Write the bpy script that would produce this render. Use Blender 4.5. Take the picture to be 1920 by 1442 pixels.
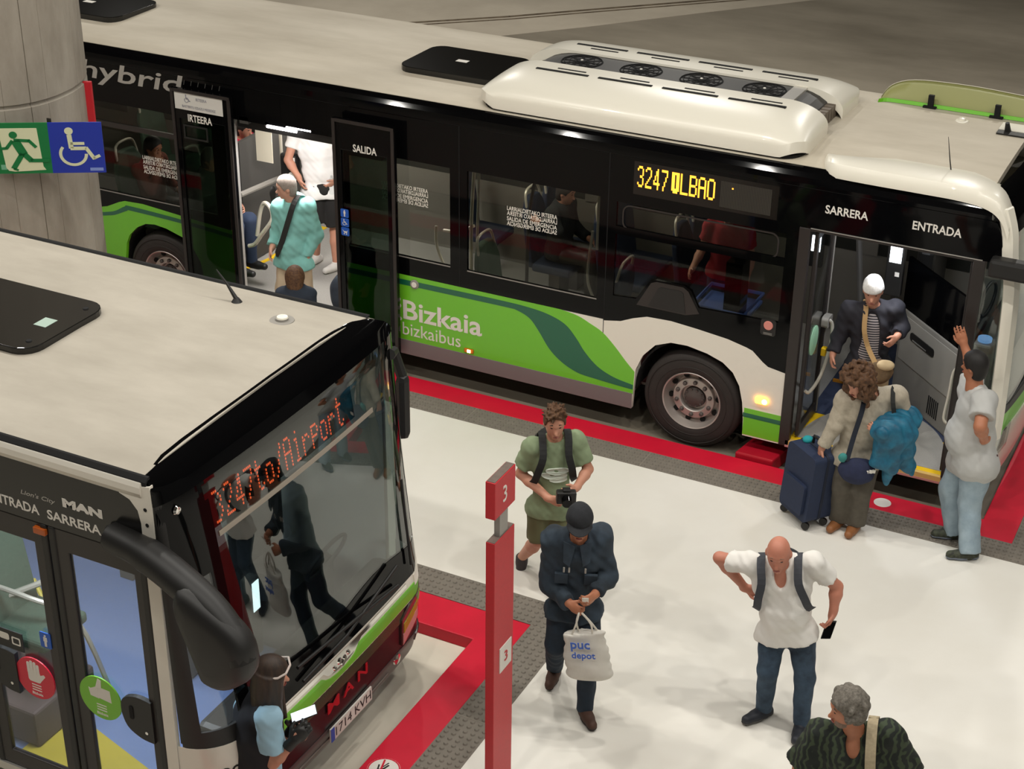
import bpy, bmesh, math, random
import numpy as np
from mathutils import Vector, Matrix
from mathutils.geometry import tessellate_polygon

for o in list(bpy.data.objects): bpy.data.objects.remove(o, do_unlink=True)
SC = bpy.context.scene
COL = SC.collection
random.seed(7); RNG = np.random.default_rng(7)
PI = math.pi

# ------------------------------------------------------------------ camera, world, lamps, exposure
def make_camera():
    a, p, r = (math.radians(v) for v in (-26.4625, 27.6838, -0.73117))
    fwd = Vector((math.sin(a)*math.cos(p), math.cos(a)*math.cos(p), -math.sin(p)))
    right = Vector((math.cos(a), -math.sin(a), 0)); down = fwd.cross(right)
    c, s = math.cos(r), math.sin(r)
    rt = c*right + s*down; dn = -s*right + c*down
    cam = bpy.data.cameras.new('camera'); o = bpy.data.objects.new('camera', cam); COL.objects.link(o)
    up = -dn; bk = -fwd
    m = Matrix(((rt.x, up.x, bk.x, 4.4453), (rt.y, up.y, bk.y, -12.6), (rt.z, up.z, bk.z, 7.6), (0, 0, 0, 1)))
    o.matrix_world = m
    cam.sensor_width = 36.0; cam.lens = 3072.6*36.0/1920.0; cam.clip_end = 200
    SC.camera = o
make_camera()
w = bpy.data.worlds.new('hall_air'); SC.world = w; w.use_nodes = True
w.node_tree.nodes['Background'].inputs[0].default_value = (1.0, .95, .86, 1)
w.node_tree.nodes['Background'].inputs[1].default_value = 0.10
SC.view_settings.view_transform = 'Standard'; SC.view_settings.look = 'None'
SC.view_settings.gamma = 1.0; SC.view_settings.use_curve_mapping = False
SC.view_settings.exposure = 0.0

def area_lamp(name, loc, power, size, col=(1, .963, .892), target=None, shape='DISK', size_y=None):
    l = bpy.data.lights.new(name, 'AREA'); l.shape = shape; l.size = size; l.energy = power; l.color = col
    if size_y: l.size_y = size_y
    o = bpy.data.objects.new(name, l); COL.objects.link(o); o.location = loc
    if target is not None:
        o.rotation_euler = (Vector(target) - Vector(loc)).to_track_quat('-Z', 'Y').to_euler()
    return o
LAMP_W = 109
for k in range(-5, 5):                     # the row of ceiling downlights over the platform
    area_lamp('downlight_or_fill', (-1.24 + 2.4*k, -3.2, 8.9), LAMP_W, .27)
for k in range(-3, 4):                     # a second row nearer the mezzanine
    area_lamp('downlight_or_fill', (0.6 + 3.2*k, -8.6, 9.2), LAMP_W*.9, .27)
for k in range(-2, 3):                     # fill row added over the carriageway to lighten the background
    area_lamp('downlight_or_fill', (-4 + 5.0*k, 9.5, 9.0), LAMP_W*2.6, .45)

# ------------------------------------------------------------------ materials
def lin(h):
    h = h.lstrip('#'); out = []
    for i in (0, 2, 4):
        c = int(h[i:i+2], 16)/255
        out.append(c/12.92 if c <= .04045 else ((c+.055)/1.055)**2.4)
    return tuple(out)
MATS = {}
def mat(name, col, rough=.6, metal=0., noise=0., nscale=6., bump=0., bscale=60., coat=0., spec=.5, col2=None, stretch=None):
    if name in MATS: return MATS[name]
    m = bpy.data.materials.new(name); m.use_nodes = True; nt = m.node_tree; b = nt.nodes['Principled BSDF']
    if isinstance(col, str): col = lin(col)
    b.inputs['Base Color'].default_value = (*col, 1); b.inputs['Roughness'].default_value = rough
    b.inputs['Metallic'].default_value = metal; b.inputs['Coat Weight'].default_value = coat
    b.inputs['Specular IOR Level'].default_value = spec
    tc = nt.nodes.new('ShaderNodeTexCoord'); src = tc.outputs['Object']
    if stretch:
        mp = nt.nodes.new('ShaderNodeMapping'); mp.inputs['Scale'].default_value = stretch
        nt.links.new(src, mp.inputs[0]); src = mp.outputs[0]
    if noise:
        n = nt.nodes.new('ShaderNodeTexNoise'); n.inputs['Scale'].default_value = nscale; n.inputs['Detail'].default_value = 6
        n.inputs['Roughness'].default_value = .62
        nt.links.new(src, n.inputs['Vector'])
        rp = nt.nodes.new('ShaderNodeValToRGB'); rp.color_ramp.elements[0].position = .32; rp.color_ramp.elements[1].position = .68
        c2 = lin(col2) if isinstance(col2, str) else (col2 or tuple(max(0, c*(1-noise)) for c in col))
        rp.color_ramp.elements[0].color = (*c2, 1); rp.color_ramp.elements[1].color = (*col, 1)
        nt.links.new(n.outputs[0], rp.inputs[0]); nt.links.new(rp.outputs[0], b.inputs['Base Color'])
    if bump:
        n2 = nt.nodes.new('ShaderNodeTexNoise'); n2.inputs['Scale'].default_value = bscale; n2.inputs['Detail'].default_value = 3
        nt.links.new(tc.outputs['Object'], n2.inputs['Vector'])
        bp = nt.nodes.new('ShaderNodeBump'); bp.inputs['Strength'].default_value = bump; bp.inputs['Distance'].default_value = .01
        nt.links.new(n2.outputs[0], bp.inputs['Height']); nt.links.new(bp.outputs[0], b.inputs['Normal'])
    MATS[name] = m; return m
def glass(name, tint, refl=1.0, rough=.01, ior=1.5):
    if name in MATS: return MATS[name]
    m = bpy.data.materials.new(name); m.use_nodes = True; nt = m.node_tree; nt.nodes.clear()
    out = nt.nodes.new('ShaderNodeOutputMaterial'); mx = nt.nodes.new('ShaderNodeMixShader')
    t = nt.nodes.new('ShaderNodeBsdfTransparent'); g = nt.nodes.new('ShaderNodeBsdfGlossy'); f = nt.nodes.new('ShaderNodeFresnel')
    if isinstance(tint, str): tint = lin(tint)
    t.inputs[0].default_value = (*tint, 1); g.inputs[0].default_value = (refl, refl, refl, 1); g.inputs['Roughness'].default_value = rough
    ge = nt.nodes.new('ShaderNodeNewGeometry'); ma = nt.nodes.new('ShaderNodeMath'); ma.operation = 'MULTIPLY_ADD'; ma.inputs[1].default_value = -2; ma.inputs[2].default_value = 1
    pw = nt.nodes.new('ShaderNodeMath'); pw.operation = 'POWER'; pw.inputs[0].default_value = ior
    nt.links.new(ge.outputs['Backfacing'], ma.inputs[0]); nt.links.new(ma.outputs[0], pw.inputs[1]); nt.links.new(pw.outputs[0], f.inputs[0])
    nt.links.new(f.outputs[0], mx.inputs[0]); nt.links.new(t.outputs[0], mx.inputs[1]); nt.links.new(g.outputs[0], mx.inputs[2])
    nt.links.new(mx.outputs[0], out.inputs[0]); MATS[name] = m; return m
def emit(name, col, strength):
    if name in MATS: return MATS[name]
    m = bpy.data.materials.new(name); m.use_nodes = True; nt = m.node_tree; b = nt.nodes['Principled BSDF']
    if isinstance(col, str): col = lin(col)
    b.inputs['Base Color'].default_value = (*[c*.3 for c in col], 1)
    b.inputs['Emission Color'].default_value = (*col, 1); b.inputs['Emission Strength'].default_value = strength
    MATS[name] = m; return m
def stripes(name, c1, c2, scale, axis='Z', rough=.8, distort=0., c3=None):
    if name in MATS: return MATS[name]
    m = bpy.data.materials.new(name); m.use_nodes = True; nt = m.node_tree; b = nt.nodes['Principled BSDF']
    b.inputs['Roughness'].default_value = rough
    tc = nt.nodes.new('ShaderNodeTexCoord'); wv = nt.nodes.new('ShaderNodeTexWave'); wv.bands_direction = axis
    wv.inputs['Scale'].default_value = scale; wv.inputs['Distortion'].default_value = distort; wv.inputs['Detail Scale'].default_value = 1.5
    nt.links.new(tc.outputs['Object'], wv.inputs['Vector'])
    rp = nt.nodes.new('ShaderNodeValToRGB'); e = rp.color_ramp.elements
    e[0].color = (*lin(c1), 1); e[0].position = .42; e[1].color = (*lin(c2), 1); e[1].position = .58
    if c3:
        x = e.new(.8); x.color = (*lin(c3), 1)
    nt.links.new(wv.outputs[0], rp.inputs[0]); nt.links.new(rp.outputs[0], b.inputs['Base Color'])
    MATS[name] = m; return m

M_ROOF = mat('roof_enamel', '#cdc4b2', .62, noise=.16, nscale=1.3, col2='#b7ad9a', stretch=(.5, 1.6, 1))
M_ROOFB = mat('roof_enamel_dusty', '#aea79a', .7, noise=.2, nscale=1.2, col2='#989184', stretch=(.6, 1.5, 1))
M_WHITE = mat('white_paint', '#e9e3d6', .3, coat=.4)
M_SHELL = mat('white_plastic_shell', '#ece7d8', .32, coat=.3)
M_GLOSS = mat('black_gloss', '#070708', .05, spec=.18)
M_MATTE = mat('black_plastic', '#1b1a19', .5)
M_DARK = mat('dark_recess', '#0a0a0a', .9)
M_BROWN = mat('door_frame_black', '#2a2523', .42)
M_RUBBER = mat('rubber', '#2c2623', .75, noise=.25, nscale=14)
M_RIM = mat('wheel_steel', '#b6aea8', .42, metal=.6)
M_RIMD = mat('wheel_steel_dark', '#5d5653', .55, metal=.5)
M_GREEN = mat('bus_green', '#6ebf26', .38, coat=.3)
M_DGREEN = mat('bus_dark_green', '#0f5f43', .38, coat=.3)
M_SKIRT = mat('bus_grey_skirt', '#756c6c', .5)
M_GREY = mat('interior_grey', '#8b8780', .6)
M_DGREY = mat('interior_dark_grey', '#4a4845', .6)
M_ALU = mat('aluminium', '#c9c6c0', .35, metal=.7)
M_STEEL = mat('handrail_steel', '#c8c2b4', .3, metal=.3)
M_CHROME = mat('chrome', '#e8e6e2', .08, metal=1.)
M_YEL = mat('yellow_edge', '#f0c419', .5)
M_SEAT = mat('seat_fabric', '#22304a', .9, noise=.3, nscale=60)
M_SEATG = mat('seat_fabric_green', '#4a6150', .9, noise=.3, nscale=60)
M_FLA = mat('bus_floor_grey', '#a8a59f', .7, noise=.28, nscale=160)
M_FLN = mat('bus_floor_navy', '#3b4560', .7, noise=.3, nscale=160)
M_FLB = mat('bus_floor_blue', '#7d93c4', .7, noise=.2, nscale=160)
M_GL = glass('tinted_window', (.62, .63, .60), ior=1.27)
M_GLD = glass('door_glass', (.34, .42, .37), ior=1.27)
M_GLC = glass('clear_glass', (.88, .90, .90))
M_WS = glass('windscreen_glass', (.40, .45, .43), ior=1.95)
M_WSA = glass('windscreen_clear', (.78, .82, .8), ior=1.6)
M_LEDA = emit('led_amber', (1., .36, .03), 5.)
M_LEDC = emit('led_amber_core', (1., .38, .03), 2.6)
M_LEDR = emit('led_red', (1., .12, .03), 1.9)
M_LEDO = emit('led_orange', (1., .33, .06), 3.2)
M_TUBE = emit('tube_light', (1., .93, .95), 14.)
M_SCR = emit('screen_white', (.85, .92, 1.), 7.)
M_IND = emit('indicator_amber', (1., .42, .05), 6.)
M_INDW = emit('indicator_hot', (1., .72, .3), 14.)
M_RED = mat('kerb_red', '#d2062f', .55, noise=.1, nscale=5)
M_REDD = mat('block_red', '#b00c26', .5, noise=.1, nscale=8)
M_SIGN = mat('sign_red', '#c2232c', .45, noise=.08, nscale=30)
M_TXT = mat('letter_white', '#e4dfd6', .5)
M_TXTG = mat('letter_grey', '#a7a29a', .5)
M_FLOOR = mat('platform_floor', '#ebe8e0', .42, noise=.04, nscale=.8, col2='#e3dfd5')
M_ROADA = mat('lane_concrete_shaded', '#8b8374', .75, noise=.35, nscale=.33, col2='#655e51', stretch=(.5, 1.2, 1))  # beige concrete darkened: weak light and bus shade in the colour, plus stains
M_ROADB = mat('bay_concrete', '#d8d1c0', .6, noise=.1, nscale=1.5)
M_TACT = mat('tactile_grey', '#7d766c', .8, noise=.16, nscale=9)
M_CONC = mat('pillar_concrete', '#a39c90', .8, noise=.22, nscale=3.2, col2='#877f73', stretch=(1, 1, .35), bump=.15, bscale=25)
M_BLUE = mat('sticker_blue', '#1c57b8', .4)
M_SBLUE = mat('sign_blue', '#1a32a0', .45)
M_SGREEN = mat('sign_green', '#08733a', .45)
M_PHOS = mat('sign_pale', '#d6d9b4', .5)
M_STRED = mat('sticker_red', '#d51f3a', .4)
M_STGRN = mat('sticker_green', '#7cc232', .4)

# ------------------------------------------------------------------ mesh building
def col_link(o): COL.objects.link(o); return o
def root(name, label, cat, loc=(0, 0, 0), group=None):
    o = bpy.data.objects.new(name, None); COL.objects.link(o); o.location = loc; o.empty_display_size = .2
    o['label'] = label; o['category'] = cat
    if group: o['group'] = group
    return o
def origin_of(p):
    v = Vector((0, 0, 0))
    while p is not None: v += p.location; p = p.parent
    return v
class MB:
    def __init__(s): s.v = []; s.f = []; s.m = []; s.mi = 0; s.sm = []; s.smooth = False
    def add(s, vs, fs):
        b = len(s.v); s.v += [tuple(map(float, q)) for q in vs]
        for f in fs: s.f.append([b+i for i in f]); s.m.append(s.mi); s.sm.append(s.smooth)
        return s
    def use(s, i): s.mi = i; return s
    def box(s, a, b):
        x0, y0, z0 = a; x1, y1, z1 = b
        return s.add([(x0, y0, z0), (x1, y0, z0), (x1, y1, z0), (x0, y1, z0), (x0, y0, z1), (x1, y0, z1), (x1, y1, z1), (x0, y1, z1)],
                     [(0, 3, 2, 1), (4, 5, 6, 7), (0, 1, 5, 4), (1, 2, 6, 5), (2, 3, 7, 6), (3, 0, 4, 7)])
    def obox(s, c, ax, ay, az):                      # oriented box from centre and half-axis vectors
        c, ax, ay, az = map(Vector, (c, ax, ay, az)); P = []
        for k in (-1, 1):
            for i, j in ((-1, -1), (1, -1), (1, 1), (-1, 1)): P.append(c + i*ax + j*ay + k*az)
        return s.add(P, [(0, 3, 2, 1), (4, 5, 6, 7), (0, 1, 5, 4), (1, 2, 6, 5), (2, 3, 7, 6), (3, 0, 4, 7)])
    def poly(s, pts, fn, d0, d1, holes=()):           # prism: pts are (a, b); fn(a, b, d) -> xyz
        loops = [list(pts)] + [list(h) for h in holes]
        flat = [p for l in loops for p in l]
        tris = tessellate_polygon([[Vector((p[0], p[1], 0)) for p in l] for l in loops])
        n = len(flat); V = [fn(p[0], p[1], d0) for p in flat] + [fn(p[0], p[1], d1) for p in flat]
        F = [tuple(t) for t in tris] + [tuple(n+i for i in reversed(t)) for t in tris]
        b = 0
        for l in loops:
            k = len(l)
            for i in range(k): F.append((b+i, b+(i+1) % k, n+b+(i+1) % k, n+b+i))
            b += k
        return s.add(V, F)
    def tube(s, pts, r, n=8, close=False):
        pts = [Vector(p) for p in pts]; rr = r if isinstance(r, (list, tuple)) else [r]*len(pts)
        rings = []; prev = None
        for i, p in enumerate(pts):
            a = pts[max(i-1, 0)]; c = pts[min(i+1, len(pts)-1)]
            if close: a = pts[i-1]; c = pts[(i+1) % len(pts)]
            t = (c-a).normalized()
            if prev is None:
                u = t.orthogonal().normalized()
            else:
                u = (prev - t*prev.dot(t)).normalized()
            prev = u; v = t.cross(u)
            rings.append([p + rr[i]*(math.cos(2*PI*k/n)*u + math.sin(2*PI*k/n)*v) for k in range(n)])
        V = [q for R in rings for q in R]; F = []; m = len(rings)
        for i in range(m if close else m-1):
            j = (i+1) % m
            for k in range(n): F.append((i*n+k, i*n+(k+1) % n, j*n+(k+1) % n, j*n+k))
        if not close: F += [tuple(reversed(range(n))), tuple((m-1)*n+k for k in range(n))]
        sm = s.smooth; s.smooth = True; s.add(V, F); s.smooth = sm; return s
    def lathe(s, prof, c, axis='Y', n=48, cap=True):    # prof: (radius, offset along axis)
        V = []; F = []; c = Vector(c)
        for r, h in prof:
            for k in range(n):
                a = 2*PI*k/n; x, y = r*math.cos(a), r*math.sin(a)
                V.append(c + (Vector((x, h, y)) if axis == 'Y' else Vector((h, x, y)) if axis == 'X' else Vector((x, y, h))))
        for i in range(len(prof)-1):
            for k in range(n): F.append((i*n+k, i*n+(k+1) % n, (i+1)*n+(k+1) % n, (i+1)*n+k))
        if cap: F += [tuple(range(n)), tuple(reversed([(len(prof)-1)*n+k for k in range(n)]))]
        return s.add(V, F)
    def grid(s, P):                                    # P[i][j] points -> quads
        h = len(P); wd = len(P[0]); V = [q for r in P for q in r]
        return s.add(V, [(i*wd+j, i*wd+j+1, (i+1)*wd+j+1, (i+1)*wd+j) for i in range(h-1) for j in range(wd-1)])
    def slab(s, P, off):                               # grid with thickness: off = vector
        h = len(P); wd = len(P[0]); off = Vector(off)
        A = [Vector(q) for r in P for q in r]; V = A + [q+off for q in A]; n = len(A); F = []
        for i in range(h-1):
            for j in range(wd-1):
                q = (i*wd+j, i*wd+j+1, (i+1)*wd+j+1, (i+1)*wd+j); F += [q, tuple(n+k for k in reversed(q))]
        ring = [(0, j) for j in range(wd)] + [(i, wd-1) for i in range(1, h)] + [(h-1, j) for j in range(wd-2, -1, -1)] + [(i, 0) for i in range(h-2, 0, -1)]
        ids = [i*wd+j for i, j in ring]
        for k in range(len(ids)): a, b = ids[k], ids[(k+1) % len(ids)]; F.append((a, b, n+b, n+a))
        return s.add(V, F)
    def build(s, name, m, parent=None, bevel=0., seg=2, smooth=None, kind=None, fix=True, label=None):
        me = bpy.data.meshes.new(name); off = origin_of(parent) if parent else Vector((0, 0, 0))
        me.from_pydata([tuple(Vector(q)-off) for q in s.v], [], s.f)
        ms = m if isinstance(m, (list, tuple)) else [m]
        for x in ms: me.materials.append(x)
        me.polygons.foreach_set('material_index', s.m)
        me.polygons.foreach_set('use_smooth', [bool(smooth) if smooth is not None else b for b in s.sm])
        if fix:
            bm = bmesh.new(); bm.from_mesh(me); bmesh.ops.recalc_face_normals(bm, faces=bm.faces); bm.to_mesh(me); bm.free()
        if smooth or any(s.sm): me.set_sharp_from_angle(angle=.7)
        me.update(); o = bpy.data.objects.new(name, me); COL.objects.link(o)
        if parent: o.parent = parent
        if kind: o['kind'] = kind
        if label: o['label'] = label
        if bevel:
            b = o.modifiers.new('bevel', 'BEVEL'); b.width = bevel; b.segments = seg; b.limit_method = 'ANGLE'; b.angle_limit = .6
            b.harden_normals = False
        return o
def sideY(a, b, d): return (a, d, b)               # polygon in X-Z, extruded along Y
def flatZ(a, b, d): return (a, b, d)               # polygon in X-Y, extruded along Z
def crossX(a, b, d): return (d, a, b)              # polygon in Y-Z, extruded along X
def rect(x0, x1, z0, z1): return [(x0, z0), (x1, z0), (x1, z1), (x0, z1)]
def rrect(x0, x1, z0, z1, r, n=5):
    P = []
    for cx, cz, a0 in ((x1-r, z1-r, 0), (x0+r, z1-r, 90), (x0+r, z0+r, 180), (x1-r, z0+r, 270)):
        for k in range(n+1):
            a = math.radians(a0 + 90*k/n); P.append((cx + r*math.cos(a), cz + r*math.sin(a)))
    return P
def circ(cx, cz, r, n=28, ry=None): return [(cx + r*math.cos(2*PI*k/n), cz + (ry or r)*math.sin(2*PI*k/n)) for k in range(n)]
def smoothpts(P, n=4):                             # Catmull-Rom through 2-D or 3-D points
    P = [Vector(p) for p in P]; out = []
    for i in range(len(P)-1):
        p0, p1, p2, p3 = P[max(i-1, 0)], P[i], P[i+1], P[min(i+2, len(P)-1)]
        for k in range(n):
            t = k/n; out.append(.5*((2*p1) + (p2-p0)*t + (2*p0-5*p1+4*p2-p3)*t*t + (3*p1-p0-3*p2+p3)*t**3))
    return [tuple(q) for q in out + [P[-1]]]
def plate(name, pts, fn, d0, d1, m, parent=None, holes=(), **k): return MB().poly(pts, fn, d0, d1, holes).build(name, m, parent, **k)

FNT = {}
def text_mesh(sn, ext=.004, offset=0., shear=0.):
    key = (sn, ext, offset, shear)
    if key in FNT: return FNT[key]
    c = bpy.data.curves.new('t', 'FONT'); c.body = sn; c.extrude = ext; c.offset = offset; c.shear = shear; c.resolution_u = 3
    o = bpy.data.objects.new('t', c); COL.objects.link(o); bpy.context.view_layer.update()
    me = bpy.data.meshes.new_from_object(o.evaluated_get(bpy.context.evaluated_depsgraph_get()))
    V = [tuple(v.co) for v in me.vertices]; F = [tuple(p.vertices) for p in me.polygons]
    bpy.data.objects.remove(o, do_unlink=True); bpy.data.curves.remove(c); bpy.data.meshes.remove(me)
    FNT[key] = (V, F); return FNT[key]
def text_into(mb, sn, fn, a0, a1, b0, b1, d, offset=0., shear=0., mirror=False, th=.003, keep=False):
    """write sn so that it fills a0..a1 x b0..b1 on the surface fn(a, b, d)"""
    V, F = text_mesh(sn, .001, offset, shear)
    xs = [v[0] for v in V]; ys = [v[1] for v in V]; X0, X1, Y0, Y1 = min(xs), max(xs), min(ys), max(ys); P = []
    for x, y, z in V:
        u = (x-X0)/(X1-X0); v = (y-Y0)/(Y1-Y0)
        if mirror: u = 1-u
        P.append(fn(a0 + u*(a1-a0), b0 + v*(b1-b0), d + (th if z > 0 else 0)))
    return mb.add(P, F)
def lettering(name, sn, fn, a0, a1, b0, b1, d, m, parent, **k):
    mb = MB(); text_into(mb, sn, fn, a0, a1, b0, b1, d, **k); return mb.build(name, m, parent)

GLYPH = {
'3': ["01110","10001","00001","00001","00110","00001","00001","10001","01110"],
'2': ["01110","10001","00001","00001","00010","00100","01000","10000","11111"],
'4': ["00010","00110","00110","01010","01010","10010","11111","00010","00010"],
'7': ["11111","00001","00001","00010","00010","00100","00100","01000","01000"],
'L': ["10000"]*8+["11111"],
'I': ["11111","11011","11011","11011","11011","11011","11011","11111","01110"],
'B': ["11110","10001","10001","10001","11110","10001","10001","10001","11110"],
'A': ["01110","10001","10001","10001","11111","10001","10001","10001","10001"],
'O': ["01110","10001","10001","10001","10001","10001","10001","10001","01110"],
't': ["01000","01000","11110","01000","01000","01000","01000","01001","00110"],
'o': ["00000","00000","00000","01110","10001","10001","10001","10001","01110"],
'/': ["00001","00001","00010","00010","00100","00100","01000","01000","10000"],
'i': ["00100","00000","01100","00100","00100","00100","00100","00100","01110"],
'r': ["00000","00000","00000","10110","11001","10000","10000","10000","10000"],
'p': ["00000","00000","11110","10001","10001","11110","10000","10000","10000"],
')': ["11100","00010","00001","00001","00010","00001","00001","00010","11100"],
}
def led_text(mb, sn, fn, a0, a1, b0, b1, d, gap=1.0, dot=.8, skip=()):
    cols = sum((5+gap) for c in sn) - gap; da = (a1-a0)/cols; db = (b1-b0)/9; x = 0
    for c in sn:
        G = GLYPH[c]
        for r in range(9):
            for q in range(5):
                if G[r][q] == '1':
                    a = a0 + (x+q+.5)*da; b = b1 - (r+.5)*db; ha, hb = da*dot/2, db*dot/2
                    mb.poly(rect(a-ha, a+ha, b-hb, b+hb), fn, d, d+.002)
        x += 5+gap
    return mb

def figure_person(mb, fn, cx, cz, h, d, th=.002):       # standing-person pictogram
    mb.poly(circ(cx, cz+.40*h, .085*h, 14), fn, d, d+th)
    mb.poly([(cx-.15*h, cz+.29*h), (cx+.15*h, cz+.29*h), (cx+.16*h, cz-.05*h), (cx+.1*h, cz-.05*h), (cx+.09*h, cz-.48*h), (cx-.09*h, cz-.48*h), (cx-.1*h, cz-.05*h), (cx-.16*h, cz-.05*h)], fn, d, d+th)
def figure_wheelchair(mb, fn, cx, cz, h, d, th=.002):
    def bar(p, q, w):
        p, q = Vector(p), Vector(q); n = (q-p).normalized(); n = Vector((-n.y, n.x))*w/2
        mb.poly([tuple(p+n), tuple(p-n), tuple(q-n), tuple(q+n)], fn, d, d+th)
    P = lambda x, z: (cx+x*h, cz+z*h)
    mb.poly(circ(*P(-.1, .43), .09*h, 16), fn, d, d+th)
    bar(P(-.1, .34), P(-.08, -.0), .1*h); bar(P(-.09, .12), P(.2, .12), .07*h)
    bar(P(-.1, 0), P(.23, 0), .085*h); bar(P(.22, .02), P(.38, -.27), .08*h); bar(P(.36, -.25), P(.5, -.18), .07*h)
    A = [(cx-.05*h + .3*h*math.cos(math.radians(a)), cz-.14*h + .3*h*math.sin(math.radians(a))) for a in range(140, 361, 11)]
    B = [(cx-.05*h + .235*h*math.cos(math.radians(a)), cz-.14*h + .235*h*math.sin(math.radians(a))) for a in range(360, 139, -11)]
    mb.poly(A+B, fn, d, d+th)

# ------------------------------------------------------------------ the setting
KT = .1                                            # platform height above the carriageway
def strip(name, pts, z0, z1, m):
    o = plate(name, pts, flatZ, z0, z1, m); o['kind'] = 'structure'; return o
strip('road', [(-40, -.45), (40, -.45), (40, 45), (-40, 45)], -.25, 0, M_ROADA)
strip('road_bay', [(-40, -30), (-.2, -30), (-.2, -3.5), (-40, -3.5)], -.25, -.001, M_ROADB)
# platform plates (the white floor) around the two red-kerbed bays
strip('floor', [(-40, -2.97), (.305, -2.97), (.305, -30), (30, -30), (30, 25), (3.36, 25), (3.36, -.68), (-40, -.68)], -.2, KT, M_FLOOR)
def kerb_mesh(pts): return MB().poly(pts, flatZ, -.2, KT+.002)
o = kerb_mesh([(-40, -.40), (3.06, -.40), (3.06, 25), (2.76, 25), (2.76, -.12), (-40, -.12)]).build('trim_1', M_RED, kind='structure', bevel=.008)
o = kerb_mesh([(-40, -3.66), (-.31, -3.66), (-.31, -30), (0, -30), (0, -3.29), (-40, -3.29)]).build('trim_2', M_RED, kind='structure', bevel=.008)
def tactile(name, pts, lanes):
    mb = MB(); mb.poly(pts, flatZ, -.2, KT+.003)
    for (x0, x1, y0, y1) in lanes:
        nx = int((x1-x0)/.056); ny = int((y1-y0)/.056)
        for i in range(nx):
            for j in range(ny):
                cx = x0 + (i+.5)*(x1-x0)/nx; cy = y0 + (j+.5)*(y1-y0)/ny
                mb.lathe([(.0195, KT+.003), (.0125, KT+.0115)], (cx, cy, 0), 'Z', 8)
    # joints between the paving slabs
    return mb.build(name, M_TACT, kind='structure')
tactile('trim_3', [(-40, -.68), (3.36, -.68), (3.36, 25), (3.06, 25), (3.06, -.40), (-40, -.40)], [(-3.4, 3.06, -.68, -.40), (3.06, 3.36, -.68, .5)])
tactile('trim_4', [(-40, -3.29), (0, -3.29), (0, -30), (.305, -30), (.305, -2.97), (-40, -2.97)], [(-1.4, 0, -3.29, -2.97), (0, .305, -6.2, -2.97)])
mb = MB()
for k in range(11): mb.box((-3.2+.6*k, -.68, KT+.0032), (-3.194+.6*k, -.40, KT+.0042))
for k in range(5): mb.box((0, -3.3-.6*k, KT+.0032), (.305, -3.294-.6*k, KT+.0042))
mb.build('trim_5', mat('joint_pale', '#8d867b', .9), kind='structure')
# expansion joint far across the carriageway and the paler apron beyond it
strip('road_apron', [(-40, -2), (-8.9, 10.5), (-7.9, 11.45), (-6.8, 12.75), (-5.5, 14.45), (-3.3, 17.2), (14, 38), (14, 45), (-40, 45)], -.2, .004, mat('apron_concrete', '#aba292', .75, noise=.16, nscale=.5, col2='#978e7f'))
mb = MB(); P = [(-40, -16), (-9.49, 11.34), (-8.16, 12.55), (-7.2, 13.57), (-5.03, 15.8), (14, 36)]
for i in range(len(P)-1):
    a, b = Vector(P[i]), Vector(P[i+1]); n = (b-a).normalized(); n = Vector((-n.y, n.x))
    for o_, w_ in ((0, .03), (.16, .045)):
        q = n*o_; mb.poly([tuple(a+q-n*w_), tuple(b+q-n*w_), tuple(b+q+n*w_), tuple(a+q+n*w_)], flatZ, .004, .008)
mb.build('trim_6', mat('joint_rust', '#3d3123', .95, noise=.5, nscale=4, col2='#6b5f4c'), kind='structure')
# distant walls and the ceiling of the hall
plate('wall_far', [(-40, -.2), (40, -.2), (40, 12), (-40, 12)], sideY, 40, 40.3, mat('hall_wall', '#6f685d', .85), kind='structure')
plate('wall_left', [(-30, -.2), (45, -.2), (45, 12), (-30, 12)], crossX, -40, -39.7, MATS['hall_wall'], kind='structure')
plate('ceiling', [(-40, -30), (40, -30), (40, 45), (-40, 45)], flatZ, 11, 11.3, mat('hall_ceiling', '#55504a', .9), kind='structure')

# concrete pillar with board marks and a pour joint
PC = (-5.88, -2.15); PR = .80
mb = MB(); NB = 27; ring = []
for k in range(NB):                                # board-marked formwork: narrow grooves between the boards
    a0 = 2*PI*(k+.13*math.sin(k*2.3))/NB; a1 = 2*PI*(k+1+.13*math.sin((k+1)*2.3))/NB; dp = .004 if k % 3 else .009
    for t, dr in ((.02, 0), (.5, .0015), (.98, 0), (1.0, -dp)): ring.append((a0+(a1-a0)*t, dr))
prof = [(0, -.1), (0, 3.205), (-.022, 3.217), (-.022, 3.235), (0, 3.247), (0, 11)]; nn = len(ring); V = []; F = []
for dz, z in prof:
    for a, dr in ring:
        zz = z + (.0 if z < 0 or z > 10 else .012*math.sin(3*a)); V.append((PC[0]+(PR+dr+dz)*math.cos(a), PC[1]+(PR+dr+dz)*math.sin(a), zz))
for i in range(len(prof)-1):
    for k in range(nn): F.append((i*nn+k, i*nn+(k+1) % nn, (i+1)*nn+(k+1) % nn, (i+1)*nn+k))
mb.add(V, F); mb.build('concrete_pillar', M_CONC, kind='structure')

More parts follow.
